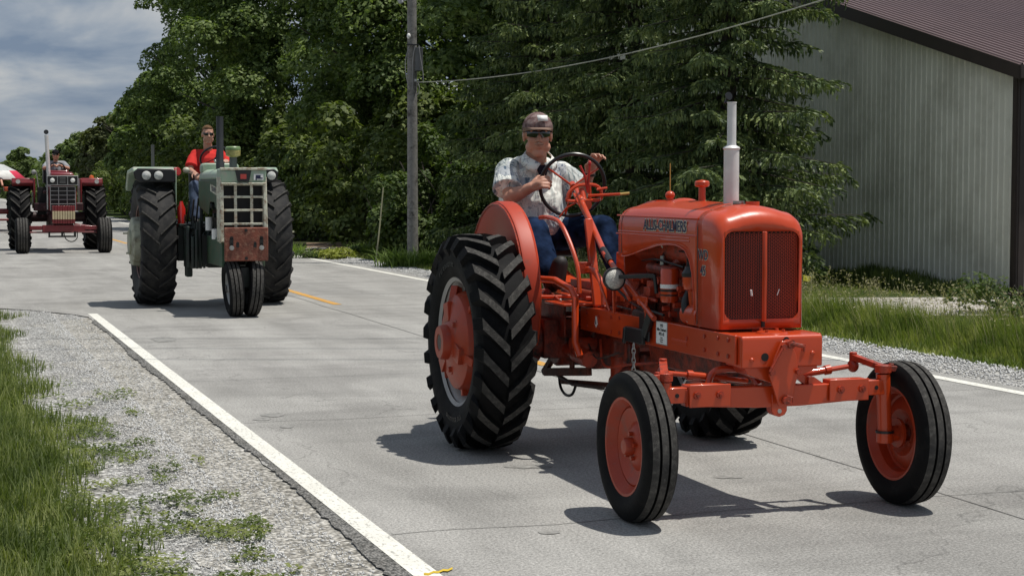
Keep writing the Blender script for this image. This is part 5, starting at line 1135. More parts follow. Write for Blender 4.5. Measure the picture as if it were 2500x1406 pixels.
# ------------------------------------------------ barn
BW = M('light_metal_siding', (.74, .73, .64), .5, var=.05, vs_=.8, dirt=((.55, .54, .46), .44, .9)); BR = M('brown_metal_roof', (.23, .165, .165), .4, var=.06, vs_=2); BT = M('brown_trim', (.045, .033, .030), .5)
C0 = rp(15.46, 0)+PY*0; cor = atZ(2480, 25.35); bu = cor.dot(PX); bv = cor.dot(PY)
barn = tag(empty('barn', rp(bu, bv), RA), 'pale metal-sided barn with brown ribbed roof and dark corner trim behind the spruces', 'barn')
EH, SL_, GL, DP = 3.40, .271, 24.0, 16.0       # eave height, roof slope, gable length, depth
def corr(b, n, sp, fn, w=.022, h=.012):       # ribs
    for i in range(n): fn(b, i*sp)
def ribbed(x0, x1, sp, f0, f1, dp):
    # profile sheet between the curves f0(t), f1(t); returns rows
    ts = []; t = x0
    while t < x1-1e-6: ts += [(t, 0), (t+sp*.16, 0), (t+sp*.22, dp), (t+sp*.34, dp), (t+sp*.40, 0)]; t += sp
    ts.append((x1, 0)); return ts
npan = 26; pw = GL/npan
for i in range(npan):     # gable wall panels
    y0, y1 = i*pw, (i+1)*pw; b = MB(); ts = ribbed(y0, y1, pw/6, 0, 0, .016)
    hz = lambda y: EH+SL_*(y if y < GL/2 else GL-y)
    b.grid([[(-d, y, -.05) for y, d in ts], [(-d, y, hz(y)) for y, d in ts]]); b.build('wall_panel', BW, barn, 20)
for i in range(17):       # side wall panels
    x0, x1 = i*.93, (i+1)*.93; b = MB(); ts = ribbed(x0, x1, .155, 0, 0, .016); b.grid([[(x, -d, -.05) for x, d in ts], [(x, -d, EH) for x, d in ts]]); b.build('wall_panel', BW, barn, 20)
HL = GL/2*math.sqrt(1+SL_**2)
for i in range(18):       # roof panels, ribs running up the slope
    x0, x1 = -.18+i*.93, -.18+(i+1)*.93; b = MB(); ts = ribbed(x0, x1, .155, 0, 0, .028)
    b.grid([[(x, -.25, EH-.25*SL_+.09+d) for x, d in ts], [(x, GL/2, EH+SL_*GL/2+.09+d) for x, d in ts]]); b.build('roof_panel', BR, barn, 20)
b = MB(); b._add([(-.18, GL/2, EH+SL_*GL/2+.09), (16, GL/2, EH+SL_*GL/2+.09), (16, GL+.25, EH+.03), (-.18, GL+.25, EH+.03)], [(0, 1, 2, 3)]); b.build('far_roof', BR, barn)
b = MB(); b.prism([(-.27, EH-.20), (GL/2, EH+SL_*GL/2-.15), (GL+.27, EH-.20), (GL+.27, EH+.02), (GL/2, EH+SL_*GL/2+.085), (-.27, EH+.012)], 0, -.19, -.16); b.build('rake_trim', BT, barn)
b = MB(); b._add([(-.16, -.25, EH-.16), (-.16, GL/2, EH+SL_*GL/2-.10), (0, GL/2, EH+SL_*GL/2-.10), (0, -.25, EH-.16)], [(0, 1, 2, 3)]); b.build('soffit', BT, barn)
b = MB(); b.bb(-.19, 16, -.30, -.25, EH-.18, EH+.02); b.build('eave_trim', BT, barn)
b = MB(); b.bb(-.03, .06, -.03, .12, -.05, EH-.02); b.bb(.0, .11, -.045, -.018, -.05, EH-.1); b.bb(-.045, -.03, .0, .06, -.05, EH-.05); b.build('corner_trim', BT, barn)
# ------------------------------------------------ utility pole and wires
POLE = M('weathered_pole', (.29, .28, .265), .9, var=.4, vs_=5, bump=.7, bs=12, dirt=((.07, .065, .06), .46, 5))
pw_ = atZ(1008, 35.6)
pole = tag(empty('utility_pole', pw_), 'weathered grey wooden utility pole with a small transformer and loose cables', 'utility pole')
b = MB(); b.lathe([(.122, -.2), (.118, 0), (.108, 2.5), (.096, 6), (.088, 9.6), (1e-3, 9.62)], (0, 0, 0), (0, 0, 1), 20); b.v = [(x*(1+.03*mnoise.noise(V(x*9, y*9, z*.7))), y*(1+.03*mnoise.noise(V(x*9, y*9, z*.7))), z) for x, y, z in b.v]; b.build('shaft', POLE, pole)
b = MB(); b.lathe([(1e-3, -.02), (.085, -.02), (.085, .44), (.09, .46), (1e-3, .48)], (.15, -.10, 4.06), (0, 0, 1), 18); b.build('transformer', M('grey_can', (.10, .105, .11), .5), pole)
MB().box((.02, -.12, 4.58), (.26, .10, .02)).build('bracket', BLACKM, pole)
b = MB(); b.sph((-.06, -.12, 4.76), (.04, .04, .06), 10, 8); b.build('insulator', WHITEP, pole)
for pts in ([(-.04, -.15, 4.58), (-.12, -.16, 4.3), (-.13, -.16, 4.05), (-.09, -.15, 3.8), (-.05, -.14, 3.65)], [(.08, -.2, 4.56), (.03, -.2, 4.3), (.02, -.17, 4.0), (.01, -.15, 3.65)], [(.16, -.2, 4.56), (.19, -.2, 4.3), (.24, -.18, 4.0), (.24, -.17, 3.78)], [(.11, -.13, 3.82), (.16, -.14, 3.7), (.14, -.13, 3.58), (.09, -.12, 3.5)]):
    MB().tube(curve_pts(pts, 5), .009, 6).build('cable', M('grey_cable', (.3, .3, .3), .5) if 'grey_cable' not in bpy.data.materials else bpy.data.materials['grey_cable'], pole)
b = MB(); b.box((.08, -.12, 3.84), (.05, .05, .05)); b.build('clamp', STEEL, pole)
gw = pw_+V(-.20, -.2, 5.3); b = MB(); b.lathe([(1e-3, 0), (.05, .02), (.07, .12), (.055, .2), (1e-3, .22)], (-.20, -.2, 5.42), (-.35, 0, 1), 14); b.tube([(-.02, 0, 5.55), (-.15, -.15, 5.5), (-.2, -.2, 5.6)], .015, 6); b.build('yard_lamp', M('grey_fitting', (.35, .36, .38), .4, var=.4, vs_=25), pole)
WIRE = M('twisted_wire', (.30, .31, .25), .6, var=.3, vs_=30)
p0 = pw_+V(.10, -.12, 3.80); p1 = V(7.0, 14.0, 4.8)
pts = [p0.lerp(p1, i/40)+V(0, 0, -.55*4*(i/40)*(1-i/40)) for i in range(41)]
tag(MB().tube(pts, .010, 6).build('service_wire', WIRE), 'light service wire sloping from the utility pole up to the right over the barn roof', 'wire')
for k, Y_ in enumerate((17.72, 16.62, 15.55)):
    pts = [V(-45+90*i/30, Y_+.03*math.sin(i), 8.6-1.6*(1-((i-15)/15)**2)) for i in range(31)]
    tag(MB().tube(pts, .014, 6).build('power_line', WIRE), ['farthest', 'middle', 'nearest'][k]+' of three overhead lines whose thin shadows cross the road', 'wire', 'overhead lines crossing the road')
stk = atZ(917, 35.7, -.02); tp = V(atZ(937, 35.9).x, 35.9, 1.62)
tag(MB().tube([stk+V(0, 0, -.05), stk.lerp(tp, .5)+V(.01, 0, 0), V(tp.x, tp.y, 1.60)], [.018, .016, .013], 7).build('stake', M('pale_stake', (.33, .32, .20), .8)), 'thin pale leaning stake rising from the plants left of the utility pole', 'stake')
fl = at(1980, 735); f_ = tag(empty('marker_flag', V(fl.x, fl.y, 0)), 'small bright yellow marker flag in the tall grass by the barn', 'flag')
MB().tube([(0, 0, 0), (0, 0, .36)], .004, 5).build('wire_stem', STEEL, f_)
b = MB(); b.grid([[(-.01-.10*i/5, .012*math.sin(i*1.4), .36-.01*math.sin(i)) for i in range(6)], [(-.01-.10*i/5, .015*math.sin(i*1.4+.5), .28-.008*math.sin(i)) for i in range(6)]]); b.build('flag_cloth', M('yellow_flag', (.75, .68, .04), .5), f_)
# ------------------------------------------------ leaves
def leaf_mat(name, c0, c1, c2, tr=.35, bigvar=True, rough=.6, nsc=3.2):
    m = bpy.data.materials.new(name); m.use_nodes = True; t = m.node_tree; L = t.links.new; p = t.nodes['Principled BSDF']; o = t.nodes['Material Output']
    ge = nn(t, 'ShaderNodeNewGeometry'); 
    fine = noise(t, ge.outputs['Position'], nsc, 2, .5); wn = nn(t, 'ShaderNodeTexWhiteNoise', noise_dimensions='3D')
    sn = nn(t, 'ShaderNodeVectorMath', operation='SNAP'); sn.inputs[1].default_value = (.12, .12, .12); L(ge.outputs['Position'], sn.inputs[0]); L(sn.outputs[0], wn.inputs[0])
    ad = nn(t, 'ShaderNodeMath', operation='MULTIPLY_ADD'); L(wn.outputs[0], ad.inputs[0]); ad.inputs[1].default_value = .34; L(fine, ad.inputs[2])
    col = ramp(t, ad.outputs[0], [(.38, c0), (.62, c1), (.86, c2)])
    L(col, p.inputs['Base Color']); p.inputs['Roughness'].default_value = rough; p.inputs['Specular IOR Level'].default_value = .3
    tl = nn(t, 'ShaderNodeBsdfTranslucent'); cc_ = mixc(t, 1., col, (1.15, 1.3, .5), 'MULTIPLY'); L(cc_, tl.inputs[0])
    ms = nn(t, 'ShaderNodeMixShader'); ms.inputs[0].default_value = tr; L(p.outputs[0], ms.inputs[1]); L(tl.outputs[0], ms.inputs[2]); L(ms.outputs[0], o.inputs[0])
    return m
BARK = M('bark', (.055, .045, .036), .9, var=.5, vs_=6, bump=.8, bs=10)
def leaf_quads(cen, nrm, size, aspect=1.0, seed=0):
    # bent four-point leaves: cen (n,3), nrm (n,3)
    r = np.random.default_rng(seed); n = len(cen)
    t = r.normal(size=(n, 3)); t -= nrm*np.sum(t*nrm, 1, keepdims=True); t /= np.linalg.norm(t, axis=1, keepdims=True)+1e-9; b_ = np.cross(nrm, t)
    s_ = size*r.uniform(.65, 1.25, (n, 1))
    v = np.stack([cen-t*s_*aspect, cen+b_*s_*.62+nrm*s_*.18+t*s_*.1, cen+t*s_*aspect, cen-b_*s_*.62+nrm*s_*.18+t*s_*.1], 1)
    return v.reshape(-1, 3), np.arange(n*4).reshape(n, 4)
def unit(a): return a/(np.linalg.norm(a, axis=1, keepdims=True)+1e-9)
def crown(n, lobes, size, seed, up=.45, jit=.75):
    # lobes: list of (cx,cy,cz, rx,ry,rz)
    r = np.random.default_rng(seed); Lb = np.array(lobes); wt = (Lb[:, 3]*Lb[:, 4]+Lb[:, 5]*Lb[:, 3])
    k = r.choice(len(Lb), n, p=wt/wt.sum()); d = unit(r.normal(size=(n, 3)))
    d[:, 2] = np.where(d[:, 2] < -.35, -d[:, 2], d[:, 2])
    rad = 1-np.abs(r.normal(0, .13, n)); c_ = Lb[k, :3]+d*Lb[k, 3:6]*rad[:, None]
    # twig clumps: pull leaves to nearby clump centres
    cl = np.round(c_/.42+r.normal(0, .12, c_.shape)); hsh = (np.sin(cl[:, 0]*12.9+cl[:, 1]*78.2+cl[:, 2]*37.7+seed)*43758.5) % 1
    keep = hsh > .22; c_ = c_+(hsh[:, None]-.5)*.25*d; c_, d = c_[keep], d[keep]
    nr = unit(d*.7+np.array([0, 0, up])+r.normal(0, jit*.6, d.shape))
    return leaf_quads(c_, nr, size, 1.0, seed)
def lobes_tree(seed, H, Rr, base=.8, n=26, hz=1.0):
    r = np.random.default_rng(seed); o = []
    for i in range(n):
        z = base+(H-base)*((i+.5)/n); f = math.sin(math.pi*min(1, max(.0, (z-base)/(H-base))*.86+.12))**.7
        a = r.uniform(0, 6.28); q = r.uniform(.25, .84)*Rr*f; s_ = (r.uniform(.20, .36) if n < 50 else r.uniform(.14, .27))*Rr*(.75+.4*f)
        o.append((q*math.cos(a), q*math.sin(a), z, s_*1.1, s_*1.1, s_*.78*hz))
    o.append((0, 0, H*.55, Rr*.55, Rr*.55, H*.36)); return o
def trunk_mb(H, r0, seed, nb=10, Rr=3.):
    r = random.Random(seed); b = MB(); pts = [V(0, 0, -.1)]+[V(r.uniform(-.12, .12), r.uniform(-.12, .12), H*i/6) for i in range(1, 7)]
    b.tube(pts, [r0*1.25]+[r0*(1-i/7) for i in range(1, 7)], 9)
    for i in range(nb):
        z = H*r.uniform(.18, .8); a = r.uniform(0, 6.28); l = Rr*r.uniform(.5, .9); d = V(math.cos(a), math.sin(a), r.uniform(.4, .9))
        b.tube([V(0, 0, z), V(0, 0, z)+d*l*.5+V(0, 0, .1), V(0, 0, z)+d*l], [r0*.35, r0*.2, r0*.07], 6)
    return b
MAPLE = leaf_mat('maple_leaf', (.044, .074, .024), (.108, .160, .048), (.24, .31, .095), .34)
DARKL = leaf_mat('dark_leaf', (.045, .070, .020), (.092, .130, .034), (.18, .22, .06), .34)
BROWNL = leaf_mat('bronze_leaf', (.05, .062, .024), (.09, .105, .038), (.15, .175, .06), .3)
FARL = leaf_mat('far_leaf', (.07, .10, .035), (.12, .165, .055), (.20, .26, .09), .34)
def tree(name, loc, H, Rr, mat, n, size, label, seed, base=.8, nl=26, group=None, rot=0, hz=1.0, tr=.22):
    T = tag(empty(name, loc, rot), label, 'tree', group)
    v, f = crown(n, lobes_tree(seed, H, Rr, base, nl, hz), size, seed); npmesh('crown', v, f, mat, T)
    trunk_mb(H*.8, tr, seed, 12, Rr).build('trunk', BARK, T); return T
GRP = 'broadleaf trees along the right side of the road'
maples = [
    (rp(12.6, 79), 15.0, 4.0, 'big maple with sunlit clumps whose left edge stands against the sky'),
    (rp(12.6, 63), 15.5, 4.8, 'dense maple rising behind the driver in red'),
    (rp(13.4, 50), 15.0, 4.6, 'tall maple left of the utility pole, bright tufts up high'),
    (rp(15.2, 40.5), 14.0, 4.2, 'maple with lighter foliage just right of the utility pole'),
    (rp(18.5, 50), 17.0, 4.6, 'maple standing behind the front row, seen above the pole transformer'),
    (rp(19, 61), 17.0, 4.8, 'rear maple filling the gap behind the two leftmost front maples'),
    (rp(19.5, 41.5), 15.0, 4.2, 'rear maple between the pole and the dark spruces'),
]
for i, (p, H, Rr, lb) in enumerate(maples): tree('maple_tree', p, H, Rr, MAPLE, 115000 if i < 4 else 50000, .088 if i < 4 else .13, lb, 20+i, base=.6, nl=95, group=GRP, hz=.95)
tree('broadleaf_tree', rp(11.6, 88), 7.8, 2.8, MAPLE, 30000, .13, 'lower dark tree tucked under the left edge of the tall maples', 41, .3, 34, GRP)
tree('broadleaf_tree', rp(11.5, 99), 6.2, 2.6, MAPLE, 20000, .15, 'dark rounded tree tapering down towards the road at left', 42, .2, 30, GRP)
tree('broadleaf_tree', rp(11.4, 110), 5.8, 2.5, BROWNL, 15000, .17, 'bronze-tinted tree between the red and green tractors', 43, .2, 24, GRP)
tree('broadleaf_tree', rp(11.1, 121), 5.3, 2.3, BROWNL, 11000, .18, 'smaller bronze-green tree nearer the red tractor driver', 44, .2, 20, GRP)
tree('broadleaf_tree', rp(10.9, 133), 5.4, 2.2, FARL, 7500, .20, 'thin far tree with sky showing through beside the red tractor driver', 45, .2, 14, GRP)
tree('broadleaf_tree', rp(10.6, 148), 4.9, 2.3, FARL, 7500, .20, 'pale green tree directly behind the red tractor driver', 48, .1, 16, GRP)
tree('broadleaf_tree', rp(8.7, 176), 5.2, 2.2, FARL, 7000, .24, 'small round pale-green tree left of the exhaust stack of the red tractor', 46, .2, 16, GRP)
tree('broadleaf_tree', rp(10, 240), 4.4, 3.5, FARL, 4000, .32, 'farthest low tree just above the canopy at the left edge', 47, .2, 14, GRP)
# hedge-like understorey that closes the view under the crowns
def shrub(loc, H, Rr, mat, n, size, label, seed, name='bush', group='bushes under the roadside trees', cat='bush', base=.1):
    T = tag(empty(name, loc), label, cat, group); r = np.random.default_rng(seed)
    lb = [(r.normal(0, Rr*.42), r.normal(0, Rr*.42), r.uniform(.10, .8)*H, r.uniform(.25, .45)*Rr, r.uniform(.25, .45)*Rr, r.uniform(.18, .3)*H) for _ in range(16)]
    v, f = crown(n, lb, size, seed); npmesh('foliage', v, f, mat, T)
    b = MB(); q = random.Random(seed)
    for i in range(9): b.tube([V(0, 0, -.05), V(q.uniform(-.3, .3)*Rr, q.uniform(-.3, .3)*Rr, H*.35), V(q.uniform(-.7, .7)*Rr, q.uniform(-.7, .7)*Rr, H*.75)], [.03, .02, .008], 5)
    b.build('stems', BARK, T); return T
BUSH = leaf_mat('bush_leaf', (.03, .055, .014), (.065, .105, .026), (.12, .16, .045), .3)
shrub(atZ(1075, 37.6), 2.9, 1.35, BUSH, 13000, .065, 'light green leafy bush directly behind the utility pole', 60)
shrub(atZ(955, 38.6), 1.8, .8, BUSH, 6000, .06, 'small bush left of the utility pole beside the leaning stake', 61)
shrub(atZ(1175, 36.4), 2.3, 1.1, BUSH, 9000, .065, 'bush between the utility pole and the old driver', 62)
for i, (u, v_, H, rr) in enumerate(((12.6, 46, 4.2, 2.6), (12.5, 52, 4.2, 2.6), (12.4, 58, 4.4, 2.7), (12.3, 64, 4.4, 2.8), (12.2, 71, 4.4, 2.8), (12.0, 79, 4.2, 3.0), (12.0, 88, 4.0, 3.2), (12.2, 98, 3.6, 3.2), (14.8, 41.5, 4.4, 2.6), (16.6, 36.5, 4.6, 2.6), (18.6, 33, 4.6, 2.6))):
    shrub(rp(u, v_, .15), H, rr, DARKL, 11000, .115, 'dark undergrowth bush, '+['nearest the terrace', 'second from the terrace', 'behind the middle of the stone wall', 'behind the left end of the stone wall', 'behind the green tractor seat', 'right behind the driver in red', 'left of the driver in red', 'beyond the left fender of the green tractor', 'behind the pole bush', 'behind the old driver', 'between the spruce trunks'][i], 70+i)
for i, v_ in enumerate(range(42, 104, 5)):
    shrub(rp(10.9+.5*math.sin(i*2.1), v_), 3.0+.5*math.sin(i*1.7), 1.75, DARKL, 9000, .085, 'leafy verge bush at the foot of the maples, '+['above the right end of the stones', 'above the middle stones', 'above the left end of the stones', 'just right of the green tractor', 'behind the green tractor right wheel', 'behind the white grille', 'behind the air cleaner', 'below the driver in red', 'behind the left green fender', 'left of the green tractor', 'farther left of the green tractor', 'midway between green and red tractors', 'nearest the red tractor'][i], 120+i)
wv, wf = crown(60000, [(rp(22+2*math.sin(i), 30+i*4).x, rp(22+2*math.sin(i), 30+i*4).y, 2.6, 2.6, 3.0, 2.9) for i in range(24)], .26, 200)
hv, hf = crown(22000, [(x_, 47.0+.5*math.sin(x_*3)-.9*(x_ < -5.5)*0, .5+.15*math.sin(x_*5), .75, .8, .75) for x_ in np.arange(-6.4, 1.5, .55)], .075, 201)
tag(npmesh('hedge', hv, hf, DARKL), 'dark low undergrowth right behind the tan dirt drive', 'hedge')
fv, ff_ = crown(26000, [(rp(u_, v_).x, rp(u_, v_).y, 1.7+.7*math.sin(v_*.37+u_), 3.2, 3.2, 2.0+.5*math.sin(v_*.2)) for u_, v_ in [(11.5+.03*(v_-150), v_) for v_ in range(150, 300, 5)]+[(9.6+i_*1.2, 255+i_) for i_ in range(14)]], .34, 202)
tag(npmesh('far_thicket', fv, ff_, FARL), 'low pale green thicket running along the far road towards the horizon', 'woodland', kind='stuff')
tag(npmesh('woodland', wv, wf, DARKL), 'dense dark woodland closing the view behind the front trees', 'woodland', kind='stuff')
tag(npmesh('hedge', *crown(9000, [(rp(10.9, v_).x, rp(10.9, v_).y, .45, 1.0, 1.8, .8) for v_ in range(62, 150, 3)], .11, 99), DARKL), 'long low dark green hedge along the far road verge', 'hedge')
# ------------------------------------------------ spruces
SPR = leaf_mat('spruce_needles', (.036, .060, .026), (.084, .124, .046), (.21, .255, .09), .20, rough=.55, nsc=2.2)
def spruce(loc, H, Rr, label, seed, rot=0, dens=1.0, z0=.55, lv=.31):
    T = tag(empty('spruce_tree', loc, rot), label, 'tree', 'spruces in front of the barn'); r = random.Random(seed); q = np.random.default_rng(seed)
    C = []; D = []; S = []; b = MB(); b.tube([V(0, 0, -.1), V(0, 0, H*.5), V(0, 0, H)], [.17, .10, .02], 9); z = z0
    while z < H-.3:
        Lb = Rr*(1-(z/H))**.75*(.8+.3*r.random())*(.72 if z < z0+.3 else 1); nb = r.choice([5, 6, 7])
        a0 = r.uniform(0, 6.28)
        for i in range(nb):
            a = a0+i*6.283/nb+r.uniform(-.3, .3); L_ = Lb*r.uniform(.72, 1.18); ca, sa = math.cos(a), math.sin(a)
            N = max(5, int(L_/.16)); dz0 = r.uniform(-.05, .22)
            P = []
            for j in range(N+1):
                t = j/N; P.append(V(ca*L_*t, sa*L_*t, z+L_*(dz0*t-.42*t*t+.24*t**3.5)))
            b.tube([P[0], P[N//2], P[-1]], [.022*L_/2+.006, .012, .004], 5, cap=False)
            for j in range(1, N+1):
                t = j/N; 
                for s_ in (-1, 1):
                    tw = (L_*.34*(1-t*.72)+.10)*r.uniform(.7, 1.15); aa = a+s_*r.uniform(.65, 1.05)
                    m_ = max(4, int(tw/.036*dens))
                    dd = V(math.cos(aa), math.sin(aa), r.uniform(-.24, .08))
                    for k in range(m_):
                        u = (k+1)/m_; c_ = P[j]+dd*tw*u+V(0, 0, -.28*tw*u*u)
                        C.append(c_); D.append(dd+V(0, 0, -.5*u)); S.append(1.0)
                        if r.random() < .55: C.append(c_+V(r.uniform(-.03, .03), r.uniform(-.03, .03), -r.uniform(.03, .12))); D.append(V(r.uniform(-.25, .25), r.uniform(-.25, .25), -1)); S.append(1.05)
            for e_ in range(3): C.append(P[-1]+V(0, 0, .02*e_)); D.append(V(ca, sa, .15)); S.append(1.1)
        z += lv*r.uniform(.7, 1.2)*(1-.3*z/H)
    C = np.array(C); D = unit(np.array(D)); S = np.array(S)[:, None]; n = len(C); vs_ = []
    for kk in range(2):
        sd_ = np.cross(D, unit(q.normal(size=(n, 3)))); sd_ = unit(sd_); up_ = np.cross(sd_, D); Lh = .058*S*q.uniform(.75, 1.25, (n, 1)); w_ = .017*S
        jit = q.normal(0, .012, (n, 3)); c_ = C+jit
        vs_.append(np.stack([c_-D*Lh*.7, c_+sd_*w_-D*Lh*.0, c_+D*Lh, c_-sd_*w_], 1).reshape(-1, 3))
    v = np.concatenate(vs_); f = np.arange(len(v)).reshape(-1, 4); npmesh('crown', v, f, SPR, T); b.build('trunk', BARK, T)
    return T, n
SPM = {}
for args in ((atZ(1775, 27.2), 11.5, 2.42, 'big dark green spruce nearest the barn, behind the silver muffler', 5), (atZ(1545, 30.2), 11.0, 2.5, 'middle spruce behind the steering wheel and hood of the orange tractor', 6), ):
    T_, n_s = spruce(*args)
T_ = copy_tree(T_); T_.location = atZ(1345, 33.8); T_.rotation_euler = (0, 0, 2.1); T_.scale = (.92, .92, .95); T_['label'] = 'leftmost spruce rising right behind the old man in the cap'
# ------------------------------------------------ grass
GRASS = leaf_mat('verge_grass', (.07, .105, .022), (.15, .20, .042), (.31, .33, .11), .40, nsc=1.6)
GRASS2 = leaf_mat('near_grass', (.055, .082, .02), (.11, .15, .038), (.25, .28, .095), .35, nsc=2.5)
SEED = leaf_mat('seed_heads', (.22, .20, .10), (.32, .29, .16), (.42, .38, .22), .3)
def blades(P, Hs, w, seed, lean=.35, wind=(0, 0), seg=3):
    r = np.random.default_rng(seed); n = len(P); a = r.uniform(0, 2*np.pi, n); d = np.stack([np.cos(a), np.sin(a)], 1); s_ = np.stack([-np.sin(a), np.cos(a)], 1)
    ln = r.uniform(.1, 1, n)[:, None]*lean; vs_ = []
    wv = w*r.uniform(.6, 1.3, n)[:, None]
    for i in range(seg+1):
        t = i/seg; off = (d*ln+np.array(wind))*Hs[:, None]*t**1.8; z = Hs*t*(1-.25*ln[:, 0]*t)
        ww = wv*(1-t)**.6 if i < seg else wv*0+.0004
        for sg in (-1, 1): vs_.append(np.concatenate([P[:, :2]+off+s_*ww*sg, (P[:, 2]+z)[:, None]], 1))
    v = np.stack(vs_, 1); k = 2*(seg+1); f = []
    base = np.arange(n)[:, None]*k
    for i in range(seg): f.append(base+np.array([2*i, 2*i+1, 2*i+3, 2*i+2]))
    tips = v[:, -1, :]
    return v.reshape(-1, 3), np.stack(f, 1).reshape(-1, 4), tips
def scatter(n, u0, u1, v0, v1, seed, fn=None, pw=1.0):
    r = np.random.default_rng(seed); u = r.uniform(u0, u1, n); v = v0+(v1-v0)*r.uniform(0, 1, n)**pw
    P = np.stack([PX.x*u+PY.x*v, PX.y*u+PY.y*v, np.full(n, -.02)], 1)
    if fn is not None: k = fn(u, v, r); P = P[k]; u = u[k]; v = v[k]
    return P, u, v
def nz(u, v, sc, s=0.): return np.array([mnoise.noise(V(a*sc, b_*sc, s)) for a, b_ in zip(u, v)])
# tall right verge
def keepR(u, v, r): return (u > 9.22+.12*np.sin(v*1.7)+r.exponential(.12, len(u)))
P, u, v = scatter(60000, 9.12, 10.45, 5, 31, 31, keepR, 1.25)
hh = np.clip((u-9.15)*.65, .05, .40)*(.85+.5*nz(u, v, .9)+np.random.default_rng(3).uniform(-.2, .25, len(u)))*np.clip((10.6-u)/.35, .3, 1)
vv, ff, tips = blades(P, np.clip(hh, .04, .5), .0045, 5, .45, (-.12, -.03))
tag(npmesh('tall_grass', vv, ff, GRASS), 'tall uncut green grass on the right verge between road and barn', 'grass', kind='stuff')
P, u, v = scatter(2400, 9.5, 10.6, 5, 30, 33, None, 1.2); vv, ff, tips = blades(P, np.random.default_rng(8).uniform(.38, .70, len(P)), .0022, 6, .5, (-.18, 0))
r_ = np.random.default_rng(4); sv_, sf_ = leaf_quads(np.repeat(tips, 4, 0)+r_.normal(0, .012, (len(tips)*4, 3))-np.tile(np.arange(4)*.02, len(tips))[:, None]*np.array([[-.3, 0, 1.]]), unit(r_.normal(size=(len(tips)*4, 3))), .010, 1.8, 9)
tag(npmesh('seed_heads', np.concatenate([vv, sv_]), np.concatenate([ff, sf_+len(vv)]), SEED), 'pale seed heads nodding above the tall verge grass', 'grass', kind='stuff')
def keepD(u, v, r): return r.uniform(0, 1, len(u)) < .9
P, u, v = scatter(30000, 10.3, 15.2, 8, 33, 34, None, 1.0)
Zd = P[:, 1]; ok = (Zd > 25.2) | (Zd < 22.2); P = P[ok]; vv, ff, _ = blades(P, np.random.default_rng(2).uniform(.03, .09, len(P)), .006, 17, .8)
tag(npmesh('lawn_grass', vv, ff, GRASS), 'short grass either side of the gravel drive by the barn', 'grass', kind='stuff')
P, u, v = scatter(26000, 9.05, 10.0, 5, 60, 35, None, 1.4); vv, ff, _ = blades(P, np.random.default_rng(2).uniform(.04, .12, len(P)), .006, 7, .8)
tag(npmesh('short_grass', vv, ff, GRASS), 'short grass fringe beside the right gravel shoulder', 'grass', kind='stuff')
P, u, v = scatter(18000, 9.4, 13, 29, 42, 36, None, 1.0); vv, ff, _ = blades(P, np.random.default_rng(2).uniform(.04, .11, len(P)), .009, 8, .8)
tag(npmesh('lawn_grass', vv, ff, GRASS), 'mown lawn around the foot of the utility pole', 'grass', kind='stuff')
# dark weeds at the foot of the barn
P, u, v = scatter(15000, bu-1.0, bu-.1, bv, bv+13, 37, None); hw_ = np.clip(.07+.38*np.maximum(0, nz(u, v, .9, 4))+np.random.default_rng(5).uniform(-.1, .15, len(u)), .08, .9)
vv, ff, _ = blades(P, hw_, .014, 9, .35); tag(npmesh('weeds', vv, ff, DARKL), 'dark weeds growing against the foot of the barn wall', 'weeds', kind='stuff')
# left verge: tall clumps, creeping weeds over the gravel
def keepL(u, v, r):
    e_ = .88+.35*nz(u*0, v, .8, 7.7)+.12*nz(u, v, 3.0); return u < e_-r.exponential(.10, len(u))
P, u, v = scatter(76000, -1.6, 1.15, 5.0, 22.5, 41, keepL, 1.55)
hl = np.clip((.95-u)*.26+.05, .05, .34)*(.8+.6*nz(u, v, 1.2))+np.random.default_rng(6).uniform(-.03, .06, len(u))
vv, ff, _ = blades(P, np.clip(hl, .03, .5), .0042, 10, .7, (.02, 0)); tag(npmesh('verge_grass', vv, ff, GRASS2), 'long grass in the near left corner beside the gravel', 'grass', kind='stuff')
def keepW(u, v, r): return (v < 10.5+r.uniform(0, 4, len(v))) & (nz(u, v, 2.6, 2)+.5*nz(u, v, 8, 5) > -.02+(u-.80-.12*(v < 10))*.62)
P, u, v = scatter(64000, .35, 1.5, 5.2, 19, 43, keepW, 1.5); r_ = np.random.default_rng(12); P[:, 2] = r_.uniform(0, .035, len(P))
cv, cf = leaf_quads(P, unit(np.stack([r_.normal(0, .4, len(P)), r_.normal(0, .4, len(P)), np.ones(len(P))], 1)), .012, 1.1, 13)
tag(npmesh('creeping_weeds', cv, cf, GRASS2), 'low green weeds spreading over the near gravel', 'weeds', kind='stuff')
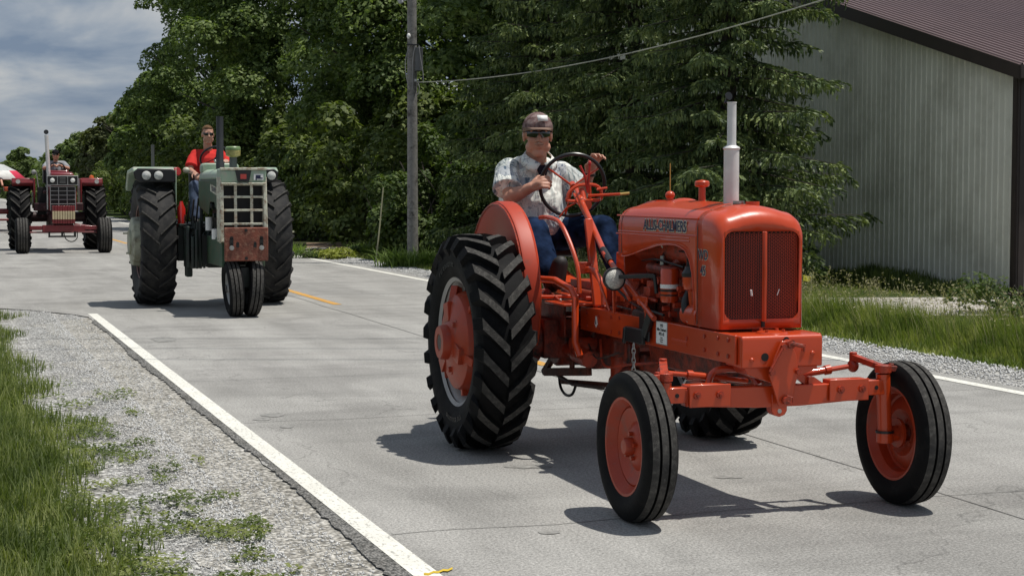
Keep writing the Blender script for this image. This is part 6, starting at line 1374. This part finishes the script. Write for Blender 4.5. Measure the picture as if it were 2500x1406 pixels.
# loose pale stones on the shoulders
def stones(n, u0, u1, v0, v1, seed, s0, s1, mat, name, label, pw=1.5):
    P, u, v = scatter(n, u0, u1, v0, v1, seed, None, pw); r = np.random.default_rng(seed); n = len(P)
    o = np.array([[1, 0, 0], [0, 1, 0], [-1, 0, 0], [0, -1, 0], [0, 0, 1], [0, 0, -.6]], float); f0 = np.array([[0, 1, 4], [1, 2, 4], [2, 3, 4], [3, 0, 4], [1, 0, 5], [2, 1, 5], [3, 2, 5], [0, 3, 5]])
    s_ = r.uniform(s0, s1, (n, 1, 1))*r.uniform(.6, 1.3, (n, 1, 3)); a = r.uniform(0, 6.28, n); Rm = np.zeros((n, 3, 3)); Rm[:, 0, 0] = np.cos(a); Rm[:, 0, 1] = -np.sin(a); Rm[:, 1, 0] = np.sin(a); Rm[:, 1, 1] = np.cos(a); Rm[:, 2, 2] = 1
    vv = (o[None]*s_+r.normal(0, .18, (n, 6, 3))*s_); vv = np.einsum('nij,nkj->nki', Rm, vv); P[:, 2] = -.009+s_[:, 0, 2]*.3
    vv = vv+P[:, None, :]; ff = (f0[None]+np.arange(n)[:, None, None]*6)
    tag(npmesh(name, vv.reshape(-1, 3), ff.reshape(-1, 3), mat), label, 'gravel', kind='stuff')
STW = M('white_stone', (.34, .34, .33), .9, var=.5, vs_=60, var2=(.52, .52, .51))
stones(20000, .92, 1.45, 5.2, 24, 51, .003, .009, STW, 'loose_gravel', 'loose pale stones between the grass and the compacted left shoulder')
stones(9000, 1.15, 1.74, 5.2, 22, 55, .003, .008, STW, 'loose_gravel', 'small loose chips on the compacted shoulder beside the white line')
stones(16000, 8.2, 9.15, 5, 40, 52, .008, .018, STW, 'loose_gravel', 'loose pale stones on the far right shoulder', 1.2)
# plants by the pole and terrace
DAY = leaf_mat('daylily', (.08, .13, .03), (.14, .21, .05), (.22, .30, .08), .4)
YLW = leaf_mat('yellow_green', (.16, .20, .03), (.25, .28, .05), (.36, .38, .08), .3)
def clump(x, y, H, rr, n, w, mat, label, seed, name='daylily', lean=.9, cat='plant'):
    c_ = at(x, y); r = np.random.default_rng(seed); P = np.stack([c_.x+r.normal(0, rr*.3, n), c_.y+r.normal(0, rr*.3, n), np.full(n, -.01)], 1)
    vv, ff, _ = blades(P, r.uniform(.6, 1.1, n)*H, w, seed, lean*2, seg=5); vv[:, :2] -= [c_.x, c_.y]
    o = npmesh(name, vv, ff, mat); o.location = (c_.x, c_.y, 0); tag(o, label, cat, 'plants along the terrace and pole')
clump(965, 650, .50, .55, 230, .014, DAY, 'arching daylily clump just left of the pole foot', 81)
clump(1000, 652, .36, .4, 130, .012, DAY, 'small daylily clump in front of the pole foot', 85)
clump(1034, 647, .46, .5, 190, .012, DAY, 'arching daylily clump just right of the pole foot', 82)
clump(905, 625, .45, .4, 240, .010, DAY, 'grassy clump around the foot of the leaning stake', 83)
clump(712, 622, .35, .5, 260, .010, DAY, 'green clump at the left end of the stone edging', 84)
for i, (x, y, H, rr, m_, lb) in enumerate(((836, 628, .28, .5, YLW, 'bright yellow-green leafy plant in front of the stone edging'), (800, 630, .2, .4, YLW, 'low yellow-green plant left of the brightest one'), (875, 622, .35, .4, BUSH, 'leafy plant between the yellow plant and the stake'), (760, 628, .22, .4, BUSH, 'low green plant below the stones'), (890, 600, .45, .4, BUSH, 'small bush on the terrace edge by the stake'))):
    shrub(at(x, y+2), H*.62, rr*.8, m_, 1100, .03, lb, 90+i, 'leafy_plant', 'plants along the terrace and pole', 'plant')
# leafy weeds in the right foreground verge near the barn corner
shrub(at(2475, 765), .50, .65, BUSH, 4200, .030, 'leafy weed patch below the barn corner trim', 97, 'weed_patch', None, 'weeds')
